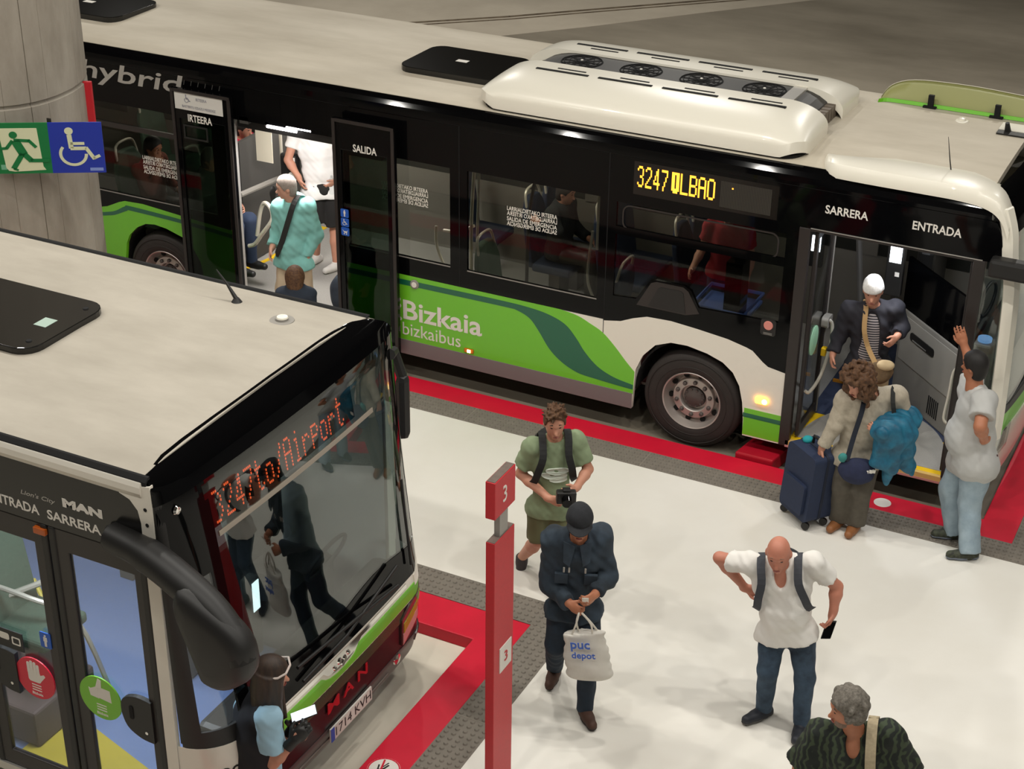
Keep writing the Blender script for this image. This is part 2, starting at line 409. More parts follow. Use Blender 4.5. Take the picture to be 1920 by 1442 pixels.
# evacuation sign on the pillar: green running figure + blue wheelchair panel
SO = Vector((-4.54, -2.35, 2.68)); SD = Vector((.86, .51, 0)).normalized(); SN = Vector((SD.y, -SD.x, 0))
def signfn(a, b, d): return SO + SD*a + SN*d + Vector((0, 0, b*.445/.5 if d > .0122 else b))
sg = root('evacuation_sign', 'green and blue wheelchair evacuation sign mounted on the concrete pillar', 'sign', tuple(SO))
W = .445; HS = .445
plate('panel', rect(-2*W, -W, 0, HS), signfn, 0, .012, M_SGREEN, sg)
plate('panel', rect(-W, 0, 0, HS), signfn, 0, .012, M_SBLUE, sg)
mb = MB(); cx = -W*1.5
mb.poly([(cx-.19, .45), (cx+.13, .45), (cx+.15, .07), (cx+.17, .035), (cx-.09, .02), (cx-.14, .03), (cx-.16, .06)], signfn, .0125, .0145); mb.build('doorway_pictogram', M_PHOS, sg)
mb = MB()
def sbar(mb, p, q, w, d=.015):
    p, q = Vector(p), Vector(q); n = (q-p).normalized(); n = Vector((-n.y, n.x))*w/2
    mb.poly([tuple(p+n), tuple(p-n), tuple(q-n), tuple(q+n)], signfn, d, d+.002)
mb.poly(circ(cx-.07, .385, .034), signfn, .015, .017)
sbar(mb, (cx-.06, .33), (cx-.0, .19), .075); sbar(mb, (cx-.07, .335), (cx+.06, .325), .03); sbar(mb, (cx+.05, .335), (cx+.11, .26), .028)
sbar(mb, (cx-.08, .33), (cx-.14, .25), .03); sbar(mb, (cx-.13, .255), (cx-.19, .25), .026)
sbar(mb, (cx-.01, .2), (cx-.1, .05), .045); sbar(mb, (cx-.1, .05), (cx-.06, .035), .02); sbar(mb, (cx+.0, .2), (cx+.06, .125), .05); sbar(mb, (cx+.05, .13), (cx+.21, .13), .035)
mb.build('running_figure', M_SGREEN, sg)
mb = MB(); figure_wheelchair(mb, signfn, -W*.53, .245, .40, .0125); mb.build('wheelchair_pictogram', M_PHOS, sg)
MB().poly(rect(-.13, -.02, .02, .05), signfn, .0125, .0135).build('maker_tag', mat('tag_blue', '#7f93cf', .5), sg); MB().poly(rect(-2*W+.02, -2*W+.07, .04, .09), signfn, .0125, .0135).build('maker_tag', mat('tag_green', '#6fae8c', .5), sg)
mb = MB(); mb.box(tuple(signfn(-W*1.0, .44, -.03)), tuple(signfn(-W*.94, .475, .0))); mb.box(tuple(signfn(-W-.06, .2, -.06)), tuple(signfn(-W, .4, -.0))); mb.build('bracket', M_BROWN, sg)
# the red panel edge seen past the pillar
rp_ = root('red_panel', 'narrow red panel edge fixed to the concrete pillar above the blue sign', 'sign', (-5.15, -1.78, 2.55))
rd = Vector((.895, .446, 0)); rq = Vector((PC[0], PC[1], 0)) + rd*(PR+.02); MB().obox((rq.x, rq.y, 2.89), rd*.04, Vector((-rd.y, rd.x, 0))*.02, Vector((0, 0, .34))).build('panel', M_SIGN, rp_, bevel=.006)

# red stop pillar with number 3
SX0, SX1, SY0, SY1 = .6155, .678, -5.2355, -4.971
sp = root('stop_post', 'tall red stop post numbered 3 with a grey neck standing by the kerb corner', 'sign post', ((SX0+SX1)/2, (SY0+SY1)/2, KT))
MB().box((SX0, SY0, KT), (SX1, SY1, 2.172)).build('post', [M_SIGN], sp, bevel=.004)
MB().box((SX0+.012, SY0+.085, 2.16), (SX1-.010, SY0+.192, 2.4)).build('neck', mat('neck_grey', '#9c9891', .5), sp, bevel=.003)
MB().box((SX0-.002, SY0-.004, 2.342), (SX1+.002, SY1+.0, 2.598)).build('head_panel', M_SIGN, sp, bevel=.004)
MB().box((SX0+.004, SY0+.003, 2.5983), (SX1-.004, SY1-.006, 2.601)).build('dusty_cap', mat('dust', '#6d5f57', .95, noise=.3, nscale=20), sp)
MB().box((SX0+.004, SY0+.004, 2.1723), (SX1-.004, SY1-.004, 2.175)).build('dusty_cap', MATS['dust'], sp)
postX = lambda a, b, d: (SX1+d, a, b)
lettering('numeral', '3', postX, SY0+.096, SY0+.145, 2.415, 2.527, .003, M_TXT, sp)
nb = MB().poly(rect(SY0+.072, SY0+.232, 1.157, 1.345), postX, 0, .006).build('number_plate', mat('plate_white', '#dcd8d0', .5), sp)
lettering('numeral', '3', postX, SY0+.132, SY0+.172, 1.217, 1.292, .007, M_SIGN, nb)

# no-crossing sticker on the near kerb, plain white disc on the far one
def flat_on(z): return lambda a, b, d: (a, b, z+d)
def kerb_sticker(name, label, cx, cy, r, full=True):
    t = root(name, label, 'sticker', (cx, cy, KT+.002))
    mb = MB(); mb.poly(circ(cx, cy, r), flat_on(KT+.002), .0, .001); mb.build('disc', mat('disc_white', '#e8e4dc', .5), t)
    if full:
        A = circ(cx, cy, r*.985, 32); H = circ(cx, cy, r*.9, 32)
        MB().poly(A, flat_on(KT+.002), .0012, .002, [H]).build('ring', M_RED, t)
        mb = MB(); fn = flat_on(KT+.003)
        def b2(p, q, w_):
            p, q = Vector(p), Vector(q); n = (q-p).normalized(); n = Vector((-n.y, n.x))*w_/2
            mb.poly([tuple(p+n), tuple(p-n), tuple(q-n), tuple(q+n)], fn, 0, .0008)
        # figure drawn along the kerb (its up is -X)
        Q = lambda u, v: (cx - v*r, cy + u*r)
        mb.poly(circ(*Q(-.42, .55), r*.13, 14), fn, 0, .0008)
        b2(Q(-.35, .42), Q(.0, .0), r*.2); b2(Q(-.2, .3), Q(.25, .45), r*.1); b2(Q(-.05, .05), Q(.45, -.1), r*.12); b2(Q(-.05, .05), Q(-.15, -.5), r*.12); b2(Q(.0, .2), Q(.62, .0), r*.08)
        mb.build('figure', M_MATTE, t)
        mb = MB(); fn = flat_on(KT+.0042); b2(Q(-.62, .0), Q(.75, .35), r*.12); mb.build('slash', M_RED, t)
    return t
kerb_sticker('kerb_sticker', 'round white no walking sticker on the red kerb in front of the nearer bus', -.155, -5.24, .115)
kerb_sticker('kerb_sticker', 'plain round white sticker on the red kerb beside the curly haired woman', 1.92, -.265, .075, False)
blk = root('kerb_block', 'low red concrete block on the road behind the front wheel of the far bus', 'block', (.66, .0, 0))
MB().poly([(.50, -.10), (.86, -.10), (.92, .25), (.56, .25)], flatZ, 0, .145).build('block', M_REDD, blk, bevel=.015)

# ------------------------------------------------------------------ shared bus pieces
def make_wheel(parent, cx, cz, yout, inward=1, R=.48):
    """tyre with a steel disc; yout = outer face, inward = +1 when the bus lies on the +Y side"""
    s = inward; c = (cx, yout, cz)
    t = MB(); t.smooth = True
    t.lathe([(.27, .03*s), (.285, .012*s), (.33, .0*s), (.40, .0*s), (.445, .012*s), (.47, .035*s), (.48, .07*s), (.48, .26*s), (.44, .29*s), (.28, .29*s)], c, 'Y', 64, cap=False)
    ty = t.build('tyre', M_RUBBER, parent, fix=True)
    g = MB(); g.smooth = True
    for r in (.345, .425): g.lathe([(r-.004, .001*s), (r, -.004*s), (r+.004, .001*s)], c, 'Y', 64, cap=False)
    g.build('sidewall_ring', M_RUBBER, ty)
    r_ = MB(); r_.smooth = True
    r_.lathe([(.287, .012*s), (.283, .006*s), (.272, .012*s), (.262, .05*s), (.252, .10*s), (.225, .125*s), (.205, .11*s), (.200, .075*s)], c, 'Y', 64, cap=False)
    r_.lathe([(.200, .075*s), (.197, .070*s), (.135, .066*s), (.128, .072*s), (.122, .12*s), (.0, .125*s)], c, 'Y', 64, cap=False)
    rim = r_.build('rim', M_RIM, ty)
    for k in range(10):
        a = 2*PI*k/10 + .1; x, z = .232*math.cos(a), .232*math.sin(a)
        MB().lathe([(.027, .098*s), (.025, .118*s)], (cx+x, yout, cz+z), 'Y', 12).build('vent_hole', M_DARK, rim)
        a = 2*PI*k/10 + .25; x, z = .166*math.cos(a), .166*math.sin(a)
        MB().lathe([(.021, .070*s), (.020, .052*s), (.013, .040*s)], (cx+x, yout, cz+z), 'Y', 8).build('wheel_nut', M_RIMD, rim)
    h = MB(); h.smooth = True; h.lathe([(.105, .12*s), (.10, .09*s), (.075, .075*s), (.0, .07*s)], c, 'Y', 32, cap=False)
    for k in range(10):
        a = 2*PI*k/10; h.lathe([(.012, .09*s), (.010, .07*s)], (cx+.085*math.cos(a), yout, cz+.085*math.sin(a)), 'Y', 8)
    h.build('hub', M_RIMD, rim)
    return ty
def make_seat(parent, x, y, z, face=1, wdt=.44, fabric=None, rail=True):
    """face=+1: sitter looks towards +X"""
    f = face; fb = fabric or M_SEAT
    s = MB(); s.add(*[[], []]) if False else None
    b = MB(); b.box((x-.22, y, z+.38), (x+.22, y+wdt, z+.47)); seat = b.build('seat', fb, parent, bevel=.03, seg=3)
    b = MB(); P = []
    for k in range(9):
        t = k/8; zz = z+.42+.72*t; xx = x - f*(.20+.10*t); w_ = wdt/2 - (.10*max(0, (t-.7)/.3)**2)
        P.append([(xx, y+wdt/2-w_, zz), (xx - f*.02, y+wdt/2, zz), (xx, y+wdt/2+w_, zz)])
    b.slab(P, (-f*.06, 0, 0)); b.build('backrest', fb, seat, bevel=.015, smooth=False)
    b = MB(); b.box((x-.06, y+.1, z), (x+.06, y+wdt-.1, z+.38)); b.build('pedestal', M_DGREY, seat)
    if rail:
        t0 = [(x-f*.30, y+.05, z+1.02), (x-f*.335, y+.08, z+1.2), (x-f*.34, y+wdt/2, z+1.235), (x-f*.335, y+wdt-.08, z+1.2), (x-f*.30, y+wdt-.05, z+1.02)]
        MB().tube(smoothpts(t0, 4), .014).build('grab_rail', M_STEEL, seat)
    return seat
def emergency_text(parent, x0, x1, z0, z1, y):
    fn = lambda a, b, d: (a, y-d, b); h = (z1-z0)/4.6; mb = MB()
    for k, (s_, mir) in enumerate((('LARRIALDIETAKO IRTEERA', False), ('LARRIALDIETAKO IRTEERA', True), ('SALIDA DE EMERGENCIA', False), ('SALIDA DE EMERGENCIA', True))):
        zt = z1 - k*(z1-z0)/4 - (.006 if k >= 2 else 0)
        text_into(mb, s_, fn, x0, x1, zt-h, zt, 0, offset=.012, mirror=mir, th=.001)
    return mb.build('emergency_exit_lettering', M_TXT, parent)

# ------------------------------------------------------------------ far bus
A = root('city_bus', 'white and green city bus with its doors open standing along the far kerb', 'bus', (0, 1.27, 0), group=None)
XR, XF_, WD = -9.35, 2.33, 2.54                     # rear end, front of the straight body, width
ny = lambda a, b, d: (a, -d, b)                     # near side: d is outward
fy = lambda a, b, d: (a, WD+d, b)                   # far side
# roof skin with a slight crown
rp = [(.085, 2.897), (.3, 2.925), (.7, 2.945), (1.27, 2.955), (1.84, 2.945), (2.2, 2.92), (2.30, 2.905), (2.30, 2.86), (1.27, 2.90), (.085, 2.86)]
mb = MB(); mb.poly(rp, crossX, XR, 2.36); roof = mb.build('roof', M_ROOF, A)
cr = [(.095, 2.896), (.062, 2.886), (.03, 2.86), (.008, 2.82), (0, 2.77), (0, 2.735), (.04, 2.735), (.045, 2.80), (.07, 2.845), (.095, 2.86)]
mb = MB(); mb.poly(cr, crossX, XR, 2.42); mb.build('cant_rail', M_GLOSS, A, smooth=False, bevel=.004)
mb = MB(); mb.poly([(2.30, 2.905), (2.40, 2.87), (2.48, 2.79), (2.53, 2.68), (2.54, 2.5), (2.54, .30), (2.48, .30), (2.48, 2.5), (2.42, 2.72), (2.30, 2.86)], crossX, XR, 2.3)
mb.build('far_side_wall', M_WHITE, A)
MB().box((XR, 0.02, .3), (XR+.05, WD-.02, 2.88)).build('rear_wall', M_WHITE, A)
# near side: bonded black glazing panels (windows are separate panes in their openings)
def glaz(x0, x1, z0, z1, holes, y=.0, th=.035):
    return MB().poly(rect(x0, x1, z0, z1), ny, -th, y, holes).build('glazing_panel', M_GLOSS, A)
win = {'rear': (-9.2, -5.2, 1.345, 2.325), 'mid': (-3.62, -2.50, 1.325, 2.315), 'win3': (-2.318, -.972, 1.32, 2.318)}
g0 = glaz(XR, -5.05, 1.10, 2.734, [rect(*win['rear'])])
g1 = glaz(-3.70, -2.405, 1.13, 2.734, [rect(*win['mid'])])
g2 = glaz(-2.397, -.897, 1.13, 2.734, [rect(*win['win3'])])
gh = glaz(-5.05, -3.70, 2.40, 2.734, [])
# front glazing panel follows the wheel-arch line
fp = [(-.889, 1.115), (-.723, 1.145), (-.601, 1.201), (-.467, 1.246), (-.233, 1.255), (.015, 1.234), (.313, 1.2), (.491, 1.159), (.551, 1.139), (.655, 1.049), (.705, 1.016), (.765, 1.006), (.868, .989), (.868, 2.734), (-.889, 2.734)]
wf = [(-.81, 1.385), (-.585, 1.40), (-.46, 1.60), (-.40, 1.625), (-.13, 1.625), (-.06, 1.59), (.02, 1.44), (.76, 1.46), (.76, 2.30), (-.81, 2.30)]
g3 = MB().poly(fp, ny, -.035, 0, [wf]).build('glazing_panel', M_GLOSS, A)
gf = glaz(.868, 2.40, 2.385, 2.734, [])
for nm, g in (('rear', g0), ('mid', g1), ('win3', g2)):
    x0, x1, z0, z1 = win[nm]
    MB().poly(rect(x0-.003, x1+.003, z0-.003, z1+.003), ny, -.016, -.01).build('window_pane', M_GL, g)
    MB().box((x0, -.001, z0-.012), (x1, .012, z0)).build('window_sill_trim', M_GREY, g)
MB().poly(wf, ny, -.016, -.01).build('window_pane', M_GL, g3)
# hopper windows: bar + rounded outline
MB().box((-.81, -.006, 1.995), (.76, .02, 2.07)).build('hopper_bar', M_GLOSS, g3)
MB().poly(rrect(-.75, .70, 2.05, 2.285, .07), ny, -.004, .005, [rrect(-.738, .688, 2.062, 2.273, .06)]).build('hopper_frame', M_BROWN, g3)
MB().box((-9.2, -.008, 2.066), (-5.2, .02, 2.115)).build('hopper_bar', M_BROWN, g0)
# fuel flap
MB().poly([(-.575, 1.345), (-.445, 1.585), (-.39, 1.608), (-.135, 1.608), (-.085, 1.575), (.03, 1.385), (-.1, 1.345)], ny, -.01, .004).build('flap_surround', M_BROWN, g3)
fl = MB().poly([(-.46, 1.36), (-.375, 1.545), (-.345, 1.565), (-.16, 1.57), (-.13, 1.55), (-.10, 1.36)], ny, .004, .008).build('flap_door', M_MATTE, g3)
rf = MB().poly(rrect(.605, .745, 1.32, 1.475, .025), ny, 0, .006).build('reflector_housing', M_MATTE, g3)
MB().lathe([(.043, -.006), (.040, -.013)], (.675, 0, 1.418), 'Y', 24).build('reflector', mat('reflector_pink', '#d98b80', .4), rf)
MB().box((.635, -.008, 1.342), (.715, -.004, 1.347)).box((.635, -.008, 1.33), (.715, -.004, 1.335)).build('reflector_lines', M_GREY, rf)
for x in (-.893, -2.401):
    MB().box((x-.0035, -.0005, .33), (x+.0035, .02, 2.74)).build('panel_seam', M_DARK, A)
# lower body: white base, vinyl green, dark green ribbon, grey skirt
arch = [(-.572, .277), (-.551, .686), (-.488, .845), (-.371, .979), (-.222, 1.04), (-.062, 1.046), (.13, 1.013), (.283, .96), (.386, .881), (.456, .763), (.497, .604), (.516, .438), (.523, .287)]
low = [(-3.70, .275), (-.572, .277)] + arch[1:-1] + [(.523, .275), (.868, .275), (.868, .989), (.765, 1.006), (.705, 1.016), (.655, 1.049), (.551, 1.139), (.491, 1.159), (.313, 1.2), (.015, 1.234), (-.233, 1.255), (-.467, 1.246), (-.601, 1.201), (-.723, 1.145), (-.889, 1.125), (-3.70, 1.13)]
side = MB().poly(low, ny, -.04, .0).build('side_panel', M_WHITE, A)
gcurve = smoothpts([(-1.42, 1.13), (-1.32, 1.128), (-1.155, 1.104), (-1.025, 1.052), (-.896, .99), (-.766, .873), (-.654, .752), (-.56, .66)], 4)
gp = [(-3.70, .425), (-.566, .425)] + [tuple(q) for q in reversed(gcurve)] + [(-3.70, 1.13)]
MB().poly(gp, ny, 0, .002).build('green_panel', M_GREEN, side)
up = smoothpts([(-3.70, 1.077), (-2.6, 1.082), (-1.951, 1.086), (-1.65, 1.077), (-1.445, 1.049), (-1.278, .986), (-1.164, .873), (-1.068, .747), (-.936, .629), (-.77, .557), (-.568, .522)], 5)
lo_ = smoothpts([(-3.70, 1.02), (-2.6, 1.026), (-1.912, 1.029), (-1.78, 1.021), (-1.648, .967), (-1.552, .858), (-1.437, .698), (-1.305, .588), (-1.136, .515), (-.949, .495), (-.766, .483), (-.57, .474)], 5)
MB().poly([tuple(q) for q in up] + [tuple(q) for q in reversed(lo_)], ny, .002, .004).build('ribbon_stripe', M_DGREEN, side)
MB().poly(rect(-3.70, -.572, .272, .432), ny, .0, .006).build('skirt', M_SKIRT, side, bevel=.003)
MB().poly(rect(.521, .868, .29, .56), ny, 0, .002).build('green_panel', M_GREEN, side)
MB().poly(rect(.513, .868, .469, .511), ny, .002, .004).build('ribbon_stripe', M_DGREEN, side)
lettering('lettering', 'Bizkaia', ny, -3.03, -2.155, .655, .865, .0045, M_TXT, side, offset=.018, th=.001)
lettering('lettering', 'bizkaibus', ny, -3.04, -2.39, .485, .62, .0045, M_TXT, side, th=.001)
mb = MB()
for (x, z, r) in ((-3.10, .86, .045), (-3.09, .79, .04), (-3.12, .72, .05), (-3.08, .65, .035), (-3.11, .92, .035)): mb.poly(circ(x, z, r, 10, r*.7), ny, .0045, .0055)
mb.build('emblem', M_TXT, side)
o_ = MB().lathe([(.048, -.004), (.045, -.016), (.03, -.02)], (-2.894, 0, 1.053), 'Y', 24).build('door_button', M_GREY, side)
MB().lathe([(.03, -.018), (.027, -.024)], (-2.894, 0, 1.053), 'Y', 20).build('button_face', M_TXT, o_)
def side_lamp(x, z):
    l = MB().box((x-.05, -.018, z-.022), (x+.05, .0, z+.022)).build('marker_lamp', mat('amber_lens', '#c96a12', .3), side, bevel=.006)
    MB().box((x-.012, -.024, z-.014), (x+.02, -.017, z+.014)).build('lamp_bulb', M_INDW, l)
side_lamp(-2.295, .475)
l = MB().poly(rrect(.62, .74, .645, .705, .02), ny, 0, .025).build('turn_lamp', M_IND, side)
MB().poly(circ(.71, .675, .024, 14), ny, .025, .03).build('lamp_bulb', M_INDW, l)
# rear body section with its wheel arch
ra = [(-6.50, .277), (-6.47, .55), (-6.43, .777), (-6.379, .881), (-6.271, .99), (-6.149, 1.054), (-6.029, 1.071), (-5.879, 1.053), (-5.673, .994), (-5.55, .90), (-5.47, .76), (-5.43, .55), (-5.42, .277)]
rl = [(XR, .275), (-6.50, .275)] + ra[1:-1] + [(-5.42, .275), (-5.0, .275), (-5.0, 1.19), (-5.677, 1.237), (-6.16, 1.275), (-6.396, 1.265), (-6.477, 1.238), (-6.638, 1.162), (-6.8, 1.12), (XR, 1.12)]
rs = MB().poly(rl, ny, -.04, .001).build('side_panel', M_GREEN, A)
up = smoothpts([(XR, 1.07), (-7.3, 1.07), (-6.8, 1.075), (-6.628, 1.101), (-6.525, 1.135), (-6.404, 1.203), (-6.317, 1.219), (-5.666, 1.194), (-5.0, 1.15)], 4)
lo_ = smoothpts([(XR, 1.02), (-7.3, 1.025), (-6.8, 1.035), (-6.626, 1.062), (-6.531, 1.089), (-6.374, 1.161), (-6.323, 1.17), (-5.67, 1.152), (-5.0, 1.105)], 4)
MB().poly([tuple(q) for q in up] + [tuple(q) for q in reversed(lo_)], ny, .001, .003).build('ribbon_stripe', M_DGREEN, rs)
for cx in (0.0, -5.96):
    MB().box((cx-.6, .03, .24), (cx+.58, .34, .27)).add([], []).build('mudguard', M_DARK, A) if False else None
    mb = MB(); n_ = 20
    P = [[(cx + .56*math.cos(PI*k/n_), y_, .47 + .60*math.sin(PI*k/n_)) for y_ in (.035, .40)] for k in range(n_+1)]
    mb.slab(P, (0, 0, .02)); mb.box((cx-.58, .38, .25), (cx+.58, .41, 1.1)); mb.build('wheel_well', M_DARK, A)
    wp = make_wheel(A, cx, .48, .02, 1)
# underside so no light leaks below the floor
MB().box((-5.3, .1, .24), (-.65, 2.4, .30)).box((.62, .1, .24), (2.35, 2.4, .30)).box((XR, .45, .24), (-5.3, 2.4, .3)).box((-.65, .45, .24), (.62, 2.4, .3)).build('chassis', M_DARK, A)

# floor, ceiling and inside lining
fl = MB().box((XR+.06, .45, .30), (2.42, 2.47, .33)).box((-5.3, .045, .30), (-.66, .45, .33)).box((.62, .045, .30), (2.42, .45, .33)).build('floor', M_FLA, A)
MB().box((XR+.06, .05, 2.42), (2.3, 2.46, 2.46)).build('ceiling_lining', M_GREY, A)
MB().box((XR+.06, 2.44, .33), (2.2, 2.475, 1.22)).build('wall_lining', mat('lining_grey', '#77736b', .6), A)
MB().box((XR+.06, 2.455, 1.22), (2.2, 2.478, 2.42)).build('far_window_band', mat('far_glass_dark', '#2c2d29', .35), A)
for x in (-8.2, -6.6, -5.1, -3.6, -2.1, -.6, .9): MB().box((x-.09, 2.42, 1.22), (x+.09, 2.452, 2.42)).build('window_post', MATS['lining_grey'], A)
mb = MB(); mb.box((-3.5, .6, .3302), (-1.9, 1.05, .334)).build('floor_marking', M_YEL, fl)
mb = MB(); fnf = lambda a, b, d: (a, b, .334+d); figure_wheelchair(mb, fnf, -2.75, .83, .34, .001); mb.build('floor_pictogram', M_MATTE, fl)
mb = MB(); mb.box((-5.5, 1.30, .3302), (-5.40, 2.3, .335)); mb.tube([(-5.55, .82, .335), (-5.48, 1.1, .335), (-5.44, 1.32, .335), (-5.42, 1.6, .335)], .02); mb.build('step_edge', M_YEL, fl)
mb = MB(); mb.box((-4.95, .0, .31), (-3.70, .06, .334)); mb.build('door_sill', M_ALU, A)
mb = MB(); mb.box((-4.55, .15, .3302), (-3.75, .23, .3325)); mb.box((-4.0, .05, .3302), (-3.82, .11, .3325)); mb.build('floor_tag', M_TXT, fl)
# front entrance floor: yellow corners with a grey fan, navy aisle behind
MB().poly([(.95, .02), (2.36, .02), (2.36, .62), (.95, .62)], flatZ, .331, .334).build('entrance_yellow', M_YEL, fl)
fan = [(1.655 + .66*math.cos(PI*k/24), .10 + .92*math.sin(PI*k/24)) for k in range(25)]
MB().poly(fan, flatZ, .334, .337).build('entrance_fan', M_FLA, fl)
MB().poly([(.95, .62), (2.36, .62), (2.36, 2.4), (.95, 2.4)], flatZ, .331, .334).build('aisle_floor', M_FLN, fl)
MB().box((.93, -.012, .285), (2.38, .03, .337)).build('door_sill', mat('sill_wood', '#d9b36a', .5), A)
MB().box((.93, -.016, .272), (2.38, -.008, .292)).build('sill_edge', mat('sill_pink', '#c78d88', .4), A)
MB().box((.97, 1.30, .336), (1.5, 1.33, .36)).build('step_edge', mat('amber_edge', '#d18a1d', .5), fl)

# rear door: two plug leaves slid outward
def rear_leaf(x0, x1, z0, z1, kind):
    y0, y1 = -.115, -.07
    f = MB(); f.poly(rect(x0, x1, z0, z1), lambda a, b, d: (a, d, b), y0, y1, [rect(x0+.085, x1-.085, z0+.10, z1-.30)]); fr = f.build('door_leaf', M_GLOSS, A, bevel=.004)
    e = MB(); w_ = .032
    for a, b in ((x0, x0+w_), (x1-w_, x1)): e.box((a, y0-.012, z0), (b, y0, z1))
    e.box((x0, y0-.010, z1-w_), (x1, y0, z1)); e.build('edge_seal', M_BROWN, fr)
    MB().box((x0+.08, y0+.012, z0+.095), (x1-.08, y0+.02, z1-.295)).build('door_pane', M_GLD, fr)
    return fr, (lambda a, b, d: (a, y0-d, b))
L1, lf = rear_leaf(-5.575, -4.865, .30, 2.655, 0)
sgn = MB().poly(rect(-5.53, -4.955, 2.45, 2.635), lf, 0.001, .004).build('notice', mat('notice_white', '#d9d6cf', .5), L1)
mb = MB(); figure_wheelchair(mb, lf, -5.38, 2.565, .085, .005); text_into(mb, 'IRTEERA', lf, -5.27, -5.14, 2.56, 2.588, .005, th=.001); text_into(mb, 'BASTERTU EZAZU MESEDEZ', lf, -5.44, -5.04, 2.475, 2.5, .005, th=.001)
mb.build('notice_print', mat('print_grey', '#8d8d98', .6), sgn)
lettering('lettering', 'IRTEERA', lf, -5.385, -5.095, 2.335, 2.41, .002, M_TXT, L1, offset=.02, th=.001)
MB().poly(rect(-5.45, -5.16, 2.15, 2.295), lf, -.005, .003, [rect(-5.435, -5.175, 2.165, 2.28)]).build('vent_frame', M_MATTE, L1)
L2, lf = rear_leaf(-3.70, -3.025, .30, 2.645, 1)
lettering('lettering', 'SALIDA', lf, -3.475, -3.215, 2.345, 2.42, .002, M_TXT, L2, offset=.02, th=.001)
for k, z in enumerate((1.70, 1.605, 1.51)):
    s_ = MB().poly(rrect(-3.64, -3.55, z-.043, z+.043, .012), lf, .001, .004).build('sticker', M_BLUE, L2)
    mb = MB()
    if k == 0: figure_person(mb, lf, -3.595, z, .07, .005)
    elif k == 1: figure_wheelchair(mb, lf, -3.598, z, .065, .005)
    else: mb.poly([(-3.625, z+.02), (-3.61, z+.005), (-3.575, z+.005), (-3.565, z+.025), (-3.575, z-.012), (-3.605, z-.012)], lf, .005, .006); mb.poly(circ(-3.605, z-.022, .007, 10), lf, .005, .006); mb.poly(circ(-3.58, z-.022, .007, 10), lf, .005, .006)
    mb.build('sticker_pictogram', M_TXT, s_)
MB().box((-3.60, -.06, 2.28), (-3.2, .0, 2.36)).box((-5.3, -.06, 2.28), (-4.95, .0, 2.36)).build('door_arm', M_DARK, A)
MB().box((-4.975, -.005, .33), (-4.935, .06, 2.40)).build('door_post', M_ALU, A); MB().box((-3.72, -.005, .33), (-3.69, .06, 2.40)).build('door_post', M_MATTE, A)
# mechanism and tube light above the rear door
hd = MB().box((-4.93, .06, 2.30), (-3.72, .36, 2.40)).build('door_header', M_MATTE, A, bevel=.01)
mb = MB(); mb.tube([(-4.9, .03, 2.45), (-3.75, .03, 2.45)], .02); mb.box((-4.85, .0, 2.37), (-4.75, .05, 2.44)); mb.box((-4.55, .0, 2.38), (-4.5, .05, 2.43)); mb.build('door_mechanism', M_DGREY, hd)
MB().tube([(-4.52, -.005, 2.392), (-4.18, -.005, 2.392)], .016).build('tube_lamp', M_TUBE, hd)
MB().tube([(-4.3, -.0, 2.418), (-4.02, -.0, 2.418)], .008).build('tube_lamp', M_TUBE, hd)
lettering('lettering', 'hybrid', ny, -6.80, -5.50, 2.50, 2.745, .001, M_TXTG, g0, offset=.012, shear=.15, th=.001)
mb = MB()
for k in range(6): x = -5.50+.085*k; mb.poly([(x, 2.66), (x+.008, 2.66), (x+.022, 2.71), (x+.014, 2.71)], ny, .001, .002)
mb.build('hatch_marks', M_DGREY, g0)
emergency_text(g2, -1.90, -1.39, 1.865, 2.055, -.0005+.0); emergency_text(g1, -3.24, -2.735, 1.875, 2.06, -.0005); emergency_text(g0, -6.10, -5.60, 1.63, 1.825, -.0005)
# destination display in the side glazing
dp = MB().poly(rect(-.66, .66, 2.40, 2.705), ny, .0, .001).build('display_glass', mat('display_back', '#14100e', .2), g3)
MB().poly(rect(.14, .60, 2.43, 2.665), ny, .001, .0015).build('display_unlit_dots', stripes('led_unlit', '#1c1a17', '#3a362e', 22, 'X', .5), dp)
for k, (x0, x1) in enumerate(((-.625, -.568), (-.550, -.492), (-.475, -.417), (-.400, -.342))): led_text(MB_ := MB(), '3247'[k], ny, x0, x1, 2.475, 2.668, .0015, dot=1.0); MB_.build('display_digit', M_LEDC, dp)
for k in range(5): x0 = -.305+.082*k; led_text(MB_ := MB(), 'ILBAO'[k], ny, x0, x0+.07, 2.475, 2.665, .0015, dot=1.0); MB_.build('display_digit', M_LEDC, dp)
MB().box((.245, -.003, 2.605), (.258, -.001, 2.618)).build('display_dot', M_LEDC, dp)
lettering('lettering', 'SARRERA', ny, 1.07, 1.435, 2.545, 2.62, .001, M_TXT, gf, offset=.02, th=.001)
lettering('lettering', 'ENTRADA', ny, 1.805, 2.205, 2.545, 2.62, .001, M_TXT, gf, offset=.02, th=.001)

# front door: posts and two leaves folded inward
MB().box((.868, -.012, .275), (.965, .05, 2.385)).build('door_post', M_BROWN, A, bevel=.006)
MB().box((2.33, -.012, .275), (2.43, .05, 2.385)).build('door_post', M_BROWN, A, bevel=.006)
MB().box((.965, -.006, 2.365), (2.34, .03, 2.39)).build('door_header', M_BROWN, A)
MB().box((.965, -.012, 2.387), (2.40, -.002, 2.393)).build('header_trim', M_ALU, A)
def inner_leaf(x, th, m1, mirror):
    lx = lambda a, b, d: (x+d, a, b)
    f = MB().poly(rect(.07, .62, .36, 2.33), lx, 0, th, [rect(.125, .565, .46, 2.26)]).build('door_leaf', m1, A, bevel=.006)
    MB().poly(rect(.12, .57, .455, 2.265), lx, th*.4, th*.6).build('door_pane', M_GLC, f)
    MB().box((x-.005, .6, .36), (x+th+.005, .625, 2.33)).build('edge_seal', M_GREY, f)
    return f, lx
